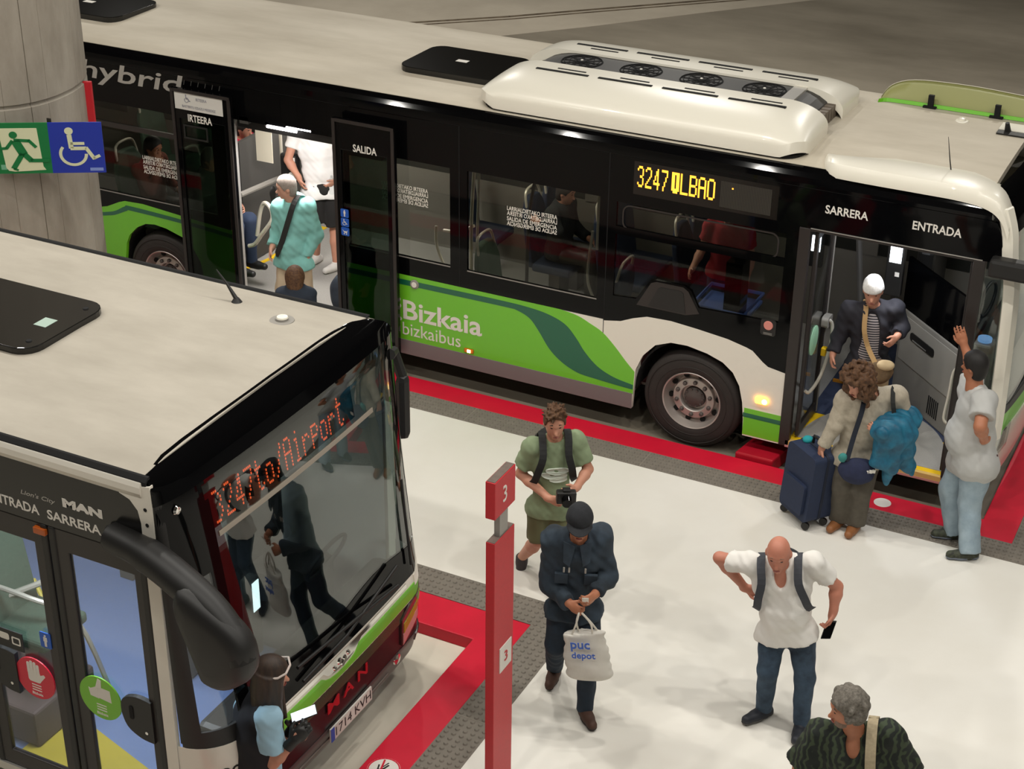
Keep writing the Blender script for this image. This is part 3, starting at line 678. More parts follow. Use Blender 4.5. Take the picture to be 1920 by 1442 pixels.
D1, lx = inner_leaf(.985, .035, M_BROWN, 0)
MB().tube(smoothpts([(1.06, .52, 1.34), (1.10, .53, 1.30), (1.11, .50, 1.1), (1.09, .36, .86), (1.06, .16, .78), (1.03, .12, .80)], 4), .016).build('handle', M_STEEL, D1)
MB().poly(rrect(.47, .62, 1.27, 1.37, .03), lx, .03, .09).build('handle_boss', M_GREY, D1)
MB().poly(circ(.30, 1.22, .125, 24, .14), lx, .024, .028).build('sticker', mat('sticker_mint', '#a7dcb8', .5), D1)
MB().box((1.03, .50, .98), (1.075, .56, 1.06)).build('stop_button', M_YEL, D1, bevel=.008)
D2, lx2 = inner_leaf(2.30, .03, M_BROWN, 1)
MB().tube(smoothpts([(2.26, .50, 1.15), (2.22, .50, 1.10), (2.22, .44, .9), (2.22, .36, .72), (2.26, .34, .68)], 4), .014).build('handle', M_STEEL, D2)
# drivers cab partition, angled across the entrance
ca, cb = Vector((1.55, 1.42)), Vector((2.28, .70)); cd = (cb-ca).normalized(); cn = Vector((-cd.y, cd.x)); cn = -cn if cn.y > 0 else cn
cfn = lambda a, b, d: (ca.x+cd.x*a+cn.x*d, ca.y+cd.y*a+cn.y*d, b)
LC = (cb-ca).length
cw = MB().poly(rect(0, LC, .335, 1.22), cfn, 0, .05).build('cab_partition', M_GREY, A, bevel=.012)
MB().poly(rect(.05, LC-.06, .72, 1.17), cfn, .05, .058).build('partition_door', mat('cab_grey', '#9a968e', .5), cw, bevel=.006)
MB().poly(rrect(.22, .62, .98, 1.06, .03), cfn, .058, .066).build('partition_handle', M_MATTE, cw)
MB().poly(rect(.27, .5, .99, 1.0), cfn, .066, .07).build('handle_glint', M_ALU, cw)
mb = MB()
for k in range(6): mb.poly(rect(.62+.03*k, .635+.03*k, .42, .60), cfn, .05, .054)
mb.build('vent_slots', M_DARK, cw)
MB().poly(rect(0, LC, 1.22, 1.72), cfn, .01, .04).build('partition_screen', M_GLOSS, cw)
MB().box((1.62, 1.55, .33), (2.2, 2.2, .95)).build('driver_seat', M_MATTE, A, bevel=.05)
MB().box((1.55, 1.55, .95), (1.72, 2.2, 1.75)).build('driver_seat_back', M_MATTE, A, bevel=.05)
mb = MB(); mb.tube([(2.2 + .06*math.cos(a)*.4, 1.85 + .23*math.cos(a), 1.25+.21*math.sin(a)*.75) for a in [2*PI*k/24 for k in range(24)]], .016, 8, True); mb.build('steering_wheel', M_MATTE, A)
ds = MB().box((2.28, .75, .8), (2.52, 2.3, 1.2)).build('dashboard', mat('dash_grey', '#5b5a57', .6), A, bevel=.05)
tm = MB().box((2.36, .42, 1.0), (2.52, .60, 1.45)).build('ticket_machine', M_GREY, A, bevel=.02)
MB().box((2.352, .44, 1.30), (2.36, .56, 1.40)).build('ticket_screen', emit('screen_blue', (.35, .6, 1.), 1.6), tm)
MB().lathe([(.06, 0), (.06, .03)], (2.44, .5, 1.46), 'Z', 24).build('reader_pad', emit('reader_blue', (.2, .42, .8), .7), tm)
# validator with a bright screen on a pole inside the entrance
vp = MB().tube([(1.50, 1.02, .34), (1.50, 1.02, 2.4)], .02).build('validator_pole', M_DGREY, A)
vb = MB().box((1.42, .93, 1.50), (1.58, 1.0, 2.02)).build('validator', M_MATTE, vp, bevel=.015)
MB().box((1.448, .924, 1.83), (1.552, .93, 2.0)).build('screen_or_reflection', M_SCR, vb)
MB().box((1.51, .925, 1.70), (1.55, .93, 1.74)).build('validator_tag', M_TXT, vb)
vb_reflection = MB().box((.70, .96, 1.62), (.83, 1.02, 1.98)).build('validator', M_MATTE, MB().tube([(.76, 1.04, .34), (.76, 1.04, 2.4)], .02).build('validator_pole', M_DGREY, A), bevel=.015)  # added lit box standing in for the screen's reflection in the door leaf glass
MB().box((.722, .954, 1.78), (.805, .96, 1.93)).build('screen_or_reflection', M_SCR, vb_reflection)
mb = MB(); mb.tube([(1.18, 1.1, .34), (1.2, 1.08, 1.3), (1.05, 1.1, 2.38)], .028); mb.build('grab_pole', M_DGREY, A)

# handrails, posts, seats and a validator in the saloon
mb = MB(); mb.tube(smoothpts([(-2.52, .55, 2.35), (-2.55, .52, 1.6), (-2.54, .5, .9), (-2.55, .5, .36)], 4), .018); mb.tube([(-2.46, .52, 2.35), (-2.5, .52, .9)], .014)
mb.tube(smoothpts([(-2.52, .52, 1.55), (-2.7, .54, 1.45), (-2.9, .6, 1.4)], 4), .016); mb.tube(smoothpts([(-3.0, .62, 1.42), (-2.98, .6, 1.2), (-2.8, .55, .95), (-2.55, .5, .82)], 4), .016)
mb.build('handrail', M_STEEL, A)
mb = MB(); mb.tube(smoothpts([(-1.78, .42, 2.38), (-1.86, .40, 1.9), (-1.88, .40, 1.4), (-1.88, .40, .36)], 4), .017); mb.build('handrail', M_DGREY, A)
mb = MB(); mb.tube([(-1.22, .55, 2.38), (-1.22, .55, 1.55)], .016); mb.tube(smoothpts([(-1.25, .5, 1.75), (-1.28, .48, 1.3), (-1.2, .45, 1.1), (-1.1, .42, 1.06)], 4), .014)
mb.tube(smoothpts([(-1.6, .5, .95), (-1.45, .46, .72), (-1.2, .44, .68), (-1.12, .44, .85)], 4), .015); mb.build('handrail', M_STEEL, A)
mb = MB(); mb.tube(smoothpts([(-4.99, .36, 1.02), (-4.93, .36, 1.30), (-4.86, .35, 1.41), (-4.77, .33, 1.36), (-4.76, .31, 1.25), (-4.89, .3, 1.07), (-4.98, .3, .95), (-5.06, .3, .91)], 5), .022); mb.build('door_handrail', M_STEEL, A)
mb = MB(); mb.tube([(-5.26, .48, 1.38), (-5.216, 1.1, 1.36), (-5.15, 1.22, 1.37)], .03); mb.build('rest_bar', M_GREY, A)
mb = MB(); mb.tube([(-5.0, 1.32, .33), (-5.0, 1.32, 2.42)], .02); mb.tube([(-5.25, 1.25, .33), (-5.25, 1.25, 2.42)], .018); mb.build('handrail', M_STEEL, A)
vl = MB().box((-5.20, 1.14, 1.33), (-5.0, 1.24, 1.64)).build('ticket_validator', M_MATTE, A, bevel=.02)
MB().box((-5.10, 1.132, 1.51), (-5.005, 1.14, 1.62)).build('validator_face', M_TXT, vl); MB().box((-5.085, 1.13, 1.55), (-5.02, 1.132, 1.59)).build('validator_display', M_STGRN, vl)
MB().lathe([(.055, -.005), (.055, 0)], (-5.045, 1.14, 1.40), 'Y', 20).build('reader_pad', M_TXT, vl)
MB().box((-5.395, 1.0, 1.57), (-5.19, 1.01, 2.03)).build('route_notice', mat('notice_cream', '#efe6cf', .5), A)
MB().box((-5.62, .95, .34), (-5.58, 2.3, 1.75)).build('partition_screen', M_DGREY, A)
for (x, y, fc, fab) in ((-2.15, 1.5, 1, M_SEAT), (-2.15, 1.96, 1, M_SEAT), (-1.35, 1.5, 1, M_SEAT), (-1.35, 1.96, 1, M_SEAT), (-.5, 1.5, 1, M_SEAT), (-.5, 1.96, 1, M_SEAT), (-1.2, .22, -1, M_SEAT), (-2.0, .16, 1, M_SEATG),
                        (.35, .45, -1, M_SEAT), (-5.62, .35, 1, M_SEATG), (-6.35, .2, 1, M_SEATG), (-7.15, .2, 1, M_SEATG), (-6.35, 1.6, 1, M_SEATG), (-7.15, 1.6, 1, M_SEATG), (-3.2, 1.9, 1, M_SEAT)):
    make_seat(A, x, y, .334 if x > -5.4 else .52, fc, fabric=fab)
# luggage tray between the aisles with a blue rail
mb = MB(); mb.box((-.30, .70, 1.02), (.22, 1.25, 1.05)); tr = mb.build('luggage_tray', mat('tray_blue', '#6f8fe0', .4), A)
MB().tube([(-.30, .70, 1.12), (.22, .70, 1.12), (.22, 1.25, 1.12), (-.30, 1.25, 1.12)], .018, 8, True).build('tray_rail', MATS['tray_blue'], tr)
MB().box((.0, .74, .35), (.16, .95, 1.6)).build('engine_tower', M_GLOSS, A)
MB().box((-.85, .35, .34), (.75, .44, .55)).build('wheel_box_top', M_REDD, A) if False else None
MB().box((-.68, .42, .33), (.68, 1.0, .95)).build('wheel_box', mat('wheel_box_maroon', '#4a1f24', .6), A, bevel=.03)
# interior light strips
for (x0, x1) in ((-9.0, -5.4), (-3.6, -2.6), (-2.2, -1.9), (-1.2, -.9)):
    MB().box((x0, 2.40, 2.30), (x1, 2.44, 2.335)).build('light_strip', emit('strip_warm', (1., .9, .66), 2.2), A)
MB().box((-3.02, 2.44, 1.75), (-2.72, 2.453, 2.18)).build('wall_sticker', mat('sticker_pale_blue', '#7fb4cc', .5), A)
MB().lathe([(.055, -.02), (.05, 0)], (-3.22, 2.44, 1.95), 'Y', 20).build('wall_button', M_TXT, A)
MB().box((-1.42, 2.44, 1.75), (-1.16, 2.453, 2.1)).build('wall_sticker', MATS['sticker_pale_blue'], A)

# roof fittings
def hatch(p, tag_):
    h = MB().poly(p, flatZ, 2.93, 3.0).build('roof_hatch', mat('hatch_black', '#171614', .14), A, bevel=.02, seg=3); return h
h1 = hatch(rrect(-3.42, -2.33, .62, 1.42, .14), 0); h2 = hatch(rrect(-8.15, -6.82, .62, 1.42, .14), 0)
MB().box((-2.98, 1.0, 3.0005), (-2.86, 1.07, 3.002)).build('hatch_label', M_TXT, h1); MB().box((-7.55, 1.0, 3.0005), (-7.42, 1.07, 3.002)).build('hatch_label', M_TXT, h2)
# air-conditioning unit: two moulded covers either side of a fan channel
ac = MB(); X0, X1 = -2.30, .80
def accover(ya, yb, name):
    """moulded cover: outer edge at ya, inner edge at yb; tight plan corners, long soft shoulders"""
    mb = MB(); nx, ny_ = 56, 18; P = []; sx, sy, rc = .45, abs(yb-ya), .20; sg_ = 1 if yb > ya else -1; Lx = X1-X0
    for i in range(nx+1):
        row = []; x = (.5-.5*math.cos(PI*i/nx))*Lx
        for j in range(ny_+1):
            yy = sy*(1-math.cos(PI*.5*j/ny_)); xx = x; ex = min(x, Lx-x); left = x < Lx/2
            if ex < rc and yy < rc:
                u, v = 1-ex/rc, 1-yy/rc; r = math.hypot(u, v); mx = max(u, v)
                if r > 1e-6: u, v = u*mx/r, v*mx/r
                ex2 = (1-u)*rc; yy = (1-v)*rc; xx = ex2 if left else Lx-ex2; ex = ex2; e = rc*(1-math.hypot(u, v))
            else: e = min(ex, yy)
            hx = math.sqrt(max(0, 1-(1-min(1, ex/sx))**2.3)); hy = math.sqrt(max(0, 1-(1-min(1, yy/sy))**2.6))
            if e < rc: hx = min(hx, math.sqrt(max(0, 1-(1-e/rc)**2))*1.0+0) if hx > hy and False else hx
            row.append((X0+xx, ya+sg_*yy, 3.02 + .185*min(1, hx*hy*1.02)))
        P.append(row)
    mb.slab(P, (0, 0, -.10)); return mb.build(name, M_SHELL, A, smooth=True)
c1 = accover(.10, .80, 'aircon_cover'); c2 = accover(1.93, 1.24, 'aircon_cover')
mb = MB(); P = []
for i in range(41):
    tx = i/40; x = X0+.12 + (X1-X0-.2)*tx; ex = min(tx, 1-tx)*(X1-X0-.2); hx = 1 if ex > .42 else math.sqrt(max(0, 1-(1-ex/.42)**2))
    P.append([(x, .72, 2.93+.255*hx**.8), (x, 1.32, 2.93+.255*hx**.8)])
ch = mb.slab(P, (0, 0, -.02)).build('aircon_channel', mat('channel_dark', '#2a2825', .5), A)
for fx in (-1.64, -1.045, -.457, .139):
    f = MB().lathe([(.20, 0), (.19, .012), (.185, 0)], (fx, 1.0, 3.187), 'Z', 36, cap=False)
    f.lathe([(.185, -.012), (.0, -.012)], (fx, 1.0, 3.19), 'Z', 36, cap=False); ring = f.build('fan_ring', M_DARK, ch)
    g = MB()
    for k in range(10):
        a = 2*PI*k/10; u = Vector((math.cos(a), math.sin(a), 0)); v = Vector((-u.y, u.x, 0)); c0 = Vector((fx, 1.0, 3.185))
        g.obox(c0+u*.11, u*.075, v*.014, Vector((0, 0, .004)))
    for r in (.07, .12, .165): g.tube([(fx+r*math.cos(a), 1.0+r*math.sin(a), 3.197) for a in [2*PI*k/28 for k in range(28)]], .003, 6, True)
    g.build('fan_blade', M_DARK, ring)
    MB().lathe([(.05, 0), (.045, .012)], (fx, 1.0, 3.19), 'Z', 18).build('fan_hub', M_DARK, ring); MB().lathe([(.014, .0), (.01, .006)], (fx, 1.0, 3.203), 'Z', 12).build('hub_cap', M_TXT, ring)
mb = MB()
mb.box((.34, .76, 3.16), (.46, 1.28, 3.19)); mb.build('grille', M_ALU, ch)
mb = MB()
for k in range(6): mb.box((.60+.0*k, .80+.085*k, 2.96), (.73, .86+.085*k, 3.08))
mb.build('end_grille', mat('grille_brown', '#6d6256', .6), ch)
for k in range(4):
    x = -1.90 + .62*k
    for yy in (.55, 1.45): MB().box((x, yy, 3.15), (x+.52, yy+.035, 3.2095)).build('aircon_slot', M_DARK, ch)
    for yy in (.64, 1.37): MB().box((x+.18, yy, 3.15), (x+.46, yy+.02, 3.2095)).build('aircon_slot', M_DARK, ch)
mb = MB()
for k in range(4): mb.lathe([(.014, .0), (.01, -.006)], (-1.9+.75*k, .148, 3.075), 'Y', 10)
mb.build('cover_screw', M_GREY, c1)
MB().poly(rrect(X0+.03, X1-.02, .12, 1.91, .2), flatZ, 2.905, 2.935).build('aircon_base', M_DARK, A)
# raised fairings at the front corners
def fairing_near():
    mb = MB(); S = [(.96, .26, 2.95), (1.06, .11, 2.975), (1.4, .06, 2.985), (1.8, .055, 2.985), (2.15, .055, 2.98), (2.38, .055, 2.945), (2.50, .05, 2.86), (2.57, .045, 2.72)]
    S = smoothpts(S, 4); P = []
    for i, (x, y, z) in enumerate(S):
        t = i/(len(S)-1); wd = .44*min(1, .22+t*2.4)*(1 if t < .6 else 1-.6*(t-.6)/.4)
        P.append([(x, y-.065, z-.11), (x, y-.06, z-.05), (x, y-.03, z-.012), (x, y+.03, z), (x, y+wd*.6, z-.002), (x, y+wd, z-.045 if x < 2.2 else z-.05)])
    mb.slab(P, (0, .0, -.015)); return mb.build('roof_fairing', M_SHELL, A, smooth=True)
fairing_near()
def fairing_far():
    mb = MB(); S = smoothpts([(.93, 2.02, 2.95), (1.0, 2.1, 3.05), (1.2, 2.12, 3.12), (1.6, 2.12, 3.14), (2.0, 2.12, 3.13), (2.4, 2.12, 3.09), (2.55, 2.12, 2.95)], 4); P = []
    for x, y, z in S: P.append([(x, y-.10, 2.935), (x, y-.07, 2.94+.4*(z-2.94)), (x, y-.02, z-.02), (x, y+.04, z), (x, y+.2, z-.06), (x, y+.38, 2.80)])
    mb.slab(P, (0, .012, -.012)); o = mb.build('roof_fairing', [mat('fairing_translucent', '#98995f', .5)], A, smooth=True)
    mb = MB()
    for q in P[:-2]: pass
    mb.slab([[(x, y-.125, 2.938), (x, y-.112, 2.968)] for x, y, z in S[1:-2]], (0, .01, 0)); mb.build('fairing_lip', M_GREEN, o)
    mb = MB()
    for x in (1.40, 2.0): mb.box((x-.02, 1.965, 2.94), (x+.03, 2.0, 3.06)); mb.box((x-.06, 1.96, 2.94), (x+.06, 2.0, 2.955))
    mb.build('fairing_bracket', M_DARK, o)
    MB().slab([[(x, y+.03, z+.004), (x, y+.06, z-.01)] for x, y, z in S], (0, 0, .006)).build('fairing_edge', M_SHELL, o)
fairing_far()
b_ = MB(); b_.smooth = True; b_.lathe([(.06, 0), (.055, .008), (.035, .01), (.03, .03), (.0, .036)], (1.754, 1.72, 2.947), 'Z', 24, cap=False); b_.build('roof_beacon', M_SHELL, A)
mb = MB(); mb.lathe([(.012, 0), (.008, .02)], (1.99, .34, 2.925), 'Z', 10); mb.tube([(1.99, .34, 2.94), (1.965, .33, 3.06), (1.93, .31, 3.26)], [.006, .005, .002]); mb.build('antenna', M_MATTE, A)
mb = MB(); mb.box((2.10, 1.50, 2.945), (2.36, 1.72, 2.965)); pl = mb.build('roof_plate', M_MATTE, A); MB().box((2.10, 1.60, 2.965), (2.36, 1.80, 2.972)).build('plate_cover', M_SHELL, pl)
MB().tube([(2.18, 1.60, 2.96), (2.17, 1.58, 3.04)], [.03, .018]).build('plate_stub', M_MATTE, pl)
# front end: pillar, cap, windscreen and bumper
AXF = [(.25, 2.66), (.45, 2.70), (.85, 2.72), (1.0, 2.72), (1.6, 2.70), (2.2, 2.66), (2.55, 2.60), (2.72, 2.54), (2.84, 2.47), (2.92, 2.37)]
def axf(z): return float(np.interp(z, [p[0] for p in AXF], [p[1] for p in AXF]))
def afront(y, z, d=0.):
    s = (2*y-WD)/WD; x = axf(z) + .10*(1-s*s); t = max(0, (abs(s)-.86)/.14); g = 1-math.sqrt(max(0, 1-min(1, t)**2))
    base = axf(z) - .12
    return (x*(1-g) + base*g + d, y, z)
def apatch(name, y0, y1, z0, z1, d, m, th=.02, ny_=24, nz=12, par=None, pts=None):
    P = [[afront(y0+(y1-y0)*j/ny_, z0+(z1-z0)*i/nz, d) for j in range(ny_+1)] for i in range(nz+1)]
    return MB().slab(P, (-th, 0, 0)).build(name, m, par or A, smooth=True)
apatch('front_cap', .02, WD-.02, 2.60, 2.92, 0, M_GLOSS)
ws = apatch('windscreen', .11, WD-.1, .98, 2.60, 0, M_WSA, th=.01)
apatch('front_panel', .0, WD, .80, .98, .0, M_GREEN); apatch('bumper', .0, WD, .28, .80, .012, M_WHITE)
apatch('windscreen_base', .12, WD-.1, .98, 1.06, .004, M_MATTE)
# the curved white corner pillar
S = smoothpts([(2.50, .03, 2.84), (2.565, .02, 2.66), (2.60, .01, 2.45), (2.655, .01, 2.15), (2.68, .01, 1.65), (2.70, .0, 1.1), (2.70, .0, .8)], 4)
MB().slab([[(x-.055, y-.012, z), (x-.02, y-.02, z), (x+.03, y-.01, z), (x+.06, y+.07, z)] for x, y, z in S], (-.015, .03, 0)).build('corner_pillar', M_SHELL, A, smooth=True)
# quarter light behind it and the near front corner panel below
MB().poly([(2.43, .99), (2.655, .99), (2.645, 1.65), (2.61, 2.15), (2.56, 2.45), (2.43, 2.45)], ny, -.012, -.004).build('quarter_light', M_WSA, A)
MB().poly([(2.40, 2.385), (2.56, 2.385), (2.545, 2.5), (2.52, 2.62), (2.47, 2.72), (2.40, 2.735)], ny, -.03, .0).build('corner_cover', M_GLOSS, A)
MB().poly([(2.43, .275), (2.62, .275), (2.70, .5), (2.70, .99), (2.43, .99)], ny, -.03, .0).build('corner_panel', M_WHITE, A)
hl = apatch('headlamp', .05, .36, .60, .84, .02, M_GLC, th=.03, ny_=8, nz=5); apatch('indicator_lens', .03, .14, .80, .98, .02, M_GREEN, th=.03, ny_=5, nz=5)
apatch('headlamp_core', .09, .30, .63, .80, .012, M_CHROME, th=.01, ny_=5, nz=5, par=hl)
MB().tube([(2.74, .25, 1.05), (2.80, .7, 1.10), (2.80, 1.1, 1.3)], .02).build('wiper', M_MATTE, A)
mi = MB().box((2.47, -.13, 2.30), (2.90, .01, 2.46)).build('mirror_arm', M_MATTE, A, bevel=.03); MB().box((2.85, -.22, 1.75), (3.02, .0, 2.4)).build('mirror_head', M_MATTE, mi, bevel=.05)
# lamps inside the bus
area_lamp('door_tube_lamp', (-4.35, .12, 2.26), 40, .5, (1, .95, .93), (-4.4, .9, 0))
area_lamp('saloon_lamp', (-4.7, 1.5, 2.40), 55, .7, (1, .95, .9), (-4.4, 1.2, 0))
area_lamp('saloon_lamp', (-6.6, 1.2, 2.40), 9, .6, (1, .93, .8), (-6.6, 1.2, 0)); area_lamp('saloon_lamp', (-2.4, 1.3, 2.40), 16, .7, (1, .93, .78), (-2.4, 1.2, 0))
area_lamp('saloon_lamp', (-1.0, 1.3, 2.40), 7, .6, (1, .93, .8), (-1.0, 1.2, 0)); area_lamp('cab_lamp', (1.62, .30, 2.33), 12, .3, (.92, .95, 1.), (1.65, .6, 0))

# ------------------------------------------------------------------ nearer bus
BN, BF = -6.55, -3.95; BX0 = -10.2
B = root('city_bus', 'nearer city bus with a cream roof and red lit front display', 'bus', (-5, -5.25, 0))
bny = lambda a, b, d: (a, BN-d, b)
BPROF = [(.2, -.56), (.3, -.5), (.45, -.46), (.9, -.45), (1.0, -.46), (1.1, -.48), (2.45, -.66), (2.6, -.68), (2.72, -.70), (2.82, -.75), (2.88, -.80), (2.92, -.88)]
def bxf(z): return float(np.interp(z, [p[0] for p in BPROF], [p[1] for p in BPROF]))
def bfront(y, z, d=0.):
    s = (2*y-BN-BF)/(BF-BN); xf = bxf(z); x = xf - .04*s*s; t = max(0, (abs(s)-.76)/.24); g = 1-math.sqrt(max(0, 1-min(1, t)**2))
    back = min(-.80, xf-.03); return (x-(x-back)*g + d, y, z)
bfn = lambda a, b, d: bfront(a, b, d)
def bpatch(name, y0, y1, zlo, zhi, d, m, th=.02, n=60, nz=10, par=None):
    """patch of the curved front; zlo / zhi are numbers or functions of y"""
    f0 = zlo if callable(zlo) else (lambda y: zlo); f1 = zhi if callable(zhi) else (lambda y: zhi); P = []
    ys = [y0+(y1-y0)*(.5-.5*math.cos(PI*j/n)) for j in range(n+1)]
    for i in range(nz+1): P.append([bfront(y, f0(y)+(f1(y)-f0(y))*i/nz, d) for y in ys])
    return MB().slab(P, (-th, 0, 0)).build(name, m, par or B, smooth=True)
# roof, gutter and white cant rail
mb = MB(); mb.poly([(-6.52, 2.892), (-6.3, 2.91), (-5.8, 2.928), (-5.25, 2.935), (-4.7, 2.928), (-4.3, 2.905), (-4.14, 2.875), (-4.03, 2.82), (-3.97, 2.72), (-3.95, 2.6), (-4.0, 2.6), (-4.1, 2.8), (-4.3, 2.85), (-5.25, 2.88), (-6.52, 2.84)], crossX, BX0, -.868)
broof = mb.build('roof', M_ROOFB, B, bevel=.004)
MB().poly([(-6.545, 2.875), (-6.52, 2.897), (-6.505, 2.899), (-6.505, 2.86), (-6.545, 2.85)], crossX, BX0, -.83).build('gutter', M_DARK, B)
cant = [(-6.52, 2.878), (-6.548, 2.868), (-6.562, 2.84), (-6.562, 2.80), (-6.55, 2.765), (-6.50, 2.765), (-6.50, 2.86)]
MB().poly(cant, crossX, BX0, -.86).build('cant_rail', M_WHITE, B, bevel=.006)
MB().poly([(-4.135, 2.872), (-4.12, 2.884), (-4.10, 2.884), (-4.11, 2.865)], crossX, BX0, -.86).build('gutter', M_DARK, B)
MB().box((BX0, BF-.05, .3), (-.85, BF-.005, 2.62)).build('far_side_wall', M_WHITE, B)
MB().box((BX0, BN+.02, .3), (BX0+.05, BF-.02, 2.85)).build('rear_wall', M_WHITE, B)
# front shell
BROOF = [(-6.55, 2.83), (-6.52, 2.885), (-6.3, 2.91), (-5.8, 2.928), (-5.25, 2.935), (-4.7, 2.928), (-4.3, 2.905), (-4.14, 2.875), (-4.03, 2.82), (-3.97, 2.76), (-3.95, 2.745)]
def broofz(y): return float(np.interp(y, [p[0] for p in BROOF], [p[1] for p in BROOF]))
cap = bpatch('front_cap', BN+.002, BF-.002, 2.73, lambda y: broofz(y)+.003, .006, M_GLOSS, th=.02, nz=14)
ws = bpatch('windscreen', -6.20, BF-.03, 1.04, 2.74, 0, M_WS, th=.008, nz=24)
qg = bpatch('quarter_light', BN+.03, -6.20, 1.10, 2.25, 0, M_GLC, th=.008, nz=10, n=16)
frm = bpatch('windscreen_frame', -6.22, BF-.006, 1.0, lambda y: 1.24+.03*math.sin(5*y), .003, M_GLOSS, th=.02)
bpatch('frame_edge', BN+.006, -6.20, 1.0, 1.15, .003, M_MATTE, th=.02, n=12, par=frm); bpatch('frame_edge', BN+.006, -6.24, 2.18, 2.74, .003, M_GLOSS, th=.02, n=16, par=frm)
bpatch('frame_edge', BF-.14, BF-.004, 1.1, 2.74, .003, M_GLOSS, th=.02, n=10, par=frm)
# quarter light: black edged glass at the near corner, rounded at the bottom
bpatch('frame_edge', BN+.004, BN+.05, 1.06, 2.74, .004, M_MATTE, th=.02, n=6, par=frm)
bpatch('frame_edge', -6.27, -6.17, 1.1, 2.74, .002, M_GLOSS, th=.02, n=6, par=frm)
# display behind the glass
dsp = bpatch('destination_display', -6.19, -4.62, 2.40, 2.67, -.015, mat('display_back', '#14100e', .2), th=.05, par=None)
for k, ch_ in enumerate(')247to/Airport'):
    y0 = -6.135+.1*k; mb = MB(); led_text(mb, ch_, bfn, y0, y0+.077, 2.418, 2.63, -.006, dot=.6); mb.build('display_digit', M_LEDR, dsp)
MB().poly([(-6.12, 2.36), (-4.42, 2.345), (-4.42, 2.375), (-6.12, 2.39)], bfn, .004, .012).build('display_trim', M_GREY, ws) if False else None
bpatch('display_trim', -6.14, -4.42, 2.345, 2.378, .003, mat('trim_beige', '#9a9184', .35), th=.01, par=ws)
# lower front: white lip, chrome strip, green band, dark band, bumper
yc = (BN+BF)/2
def notch(y): return .07*max(0, 1-((y-yc)/.22)**2)**.5 if abs(y-yc) < .22 else 0
lip = bpatch('front_panel', BN+.002, BF-.002, .80, 1.03, .0, M_WHITE, th=.03)
bpatch('chrome_strip', -6.2, -4.36, lambda y: .955-notch(y), lambda y: .985, .008, M_CHROME, th=.02, par=lip)
bpatch('corner_panel', BN+.001, -6.02, .24, 1.035, .009, M_WHITE, th=.02, n=24, par=lip)
bpatch('green_band', -6.0, BF-.002, lambda y: .815, lambda y: .925-notch(y)+(.06 if y > -4.2 else 0)*min(1, (y+4.2)/.15), .006, M_GREEN, th=.02, par=lip)
bpatch('corner_panel', -4.24, BF-.001, .90, lambda y: .985+.34*max(0, (y+4.24)/.29)**1.4, .007, M_WHITE, th=.02, n=16, par=lip)
em = MB()
for (y, z, r) in ((yc-.09, .92, .02), (yc-.03, .935, .028), (yc+.03, .925, .024), (yc+.08, .94, .02), (yc, .905, .03)): em.lathe([(r, 0), (r*.6, .012)], bfront(y, z, .006), 'X', 12)
em.build('front_badge', M_CHROME, lip)
low = bpatch('lower_grille', BN+.02, BF-.03, .46, .815, -.004, mat('grille_black', '#1a1314', .28, spec=.3), th=.03)
bpatch('green_lower_band', BN+.1, -4.40, .70, .802, .0, mat('grille_green_black', '#20422d', .2), th=.02, par=low)
lettering('lettering', 'M', bfn, -5.44, -5.30, .60, .685, .004, mat('badge_red', '#c3202c', .25, metal=.3), low, offset=.016, th=.006)
lettering('lettering', 'A', bfn, -5.245, -5.115, .605, .69, .004, MATS['badge_red'], low, offset=.016, th=.006)
lettering('lettering', 'N', bfn, -5.06, -4.935, .61, .695, .004, MATS['badge_red'], low, offset=.016, th=.006)
bmp = bpatch('bumper', BN+.002, BF-.002, .24, .47, .0, mat('bumper_dark', '#4b4142', .35), th=.04)
bpatch('bumper_trim', BN+.1, -4.6, .345, .36, .006, M_GREY, th=.02, par=bmp)
npl = MB().poly(rect(-5.43, -4.905, .36, .47), lambda a, b, d: (-.452+d, a, b), 0, .012).build('number_plate', mat('plate_white', '#dcd8d0', .5), bmp)
MB().poly(rect(-5.43, -5.385, .36, .47), lambda a, b, d: (-.452+d, a, b), .012, .0135).build('plate_band', M_BLUE, npl)
lettering('plate_lettering', '1714 KVH', lambda a, b, d: (-.452+d, a, b), -5.37, -4.92, .38, .452, .0125, mat('ink_black', '#161412', .6), npl, th=.001)
lettering('lettering', 'oo', bfn, -6.46, -6.345, .80, .872, .011, MATS['ink_black'], lip, offset=.01, th=.001)
# headlamp cluster at the far corner and the fog lamp below
hl = bpatch('headlamp', -4.44, -4.03, lambda y: .50+.35*max(0, (y+4.40))/.37*.5, lambda y: .72+.10*math.sin(min(1, max(0, (y+4.44)/.3))*PI/2), .012, mat('lamp_lens_dark', '#5a3a38', .06, coat=1.), th=.02, n=20)
bpatch('lamp_section', -4.42, -4.12, lambda y: .60+.18*(y+4.42)/.4, lambda y: .68+.15*(y+4.42)/.4, .016, mat('lamp_olive', '#9a9a1e', .15, coat=1.), th=.01, n=10, par=hl)
bpatch('lamp_section', -4.43, -4.20, lambda y: .51+.2*(y+4.42)/.4, lambda y: .60+.18*(y+4.42)/.4, .016, mat('lamp_kerb_reflection', '#c9a09a', .12, coat=1.), th=.01, n=10, par=hl)  # rose patch: the red kerb's reflection put into the lens colour
f_ = MB(); f_.smooth = True; f_.lathe([(.045, 0), (.04, .012), (.0, .02)], bfront(-4.50, .42, .0), 'X', 20, cap=False); f_.build('fog_lamp', M_CHROME, bmp)
bpatch('bumper_chrome', -4.22, -3.97, .40, .46, .012, M_CHROME, th=.02, n=10, par=bmp)
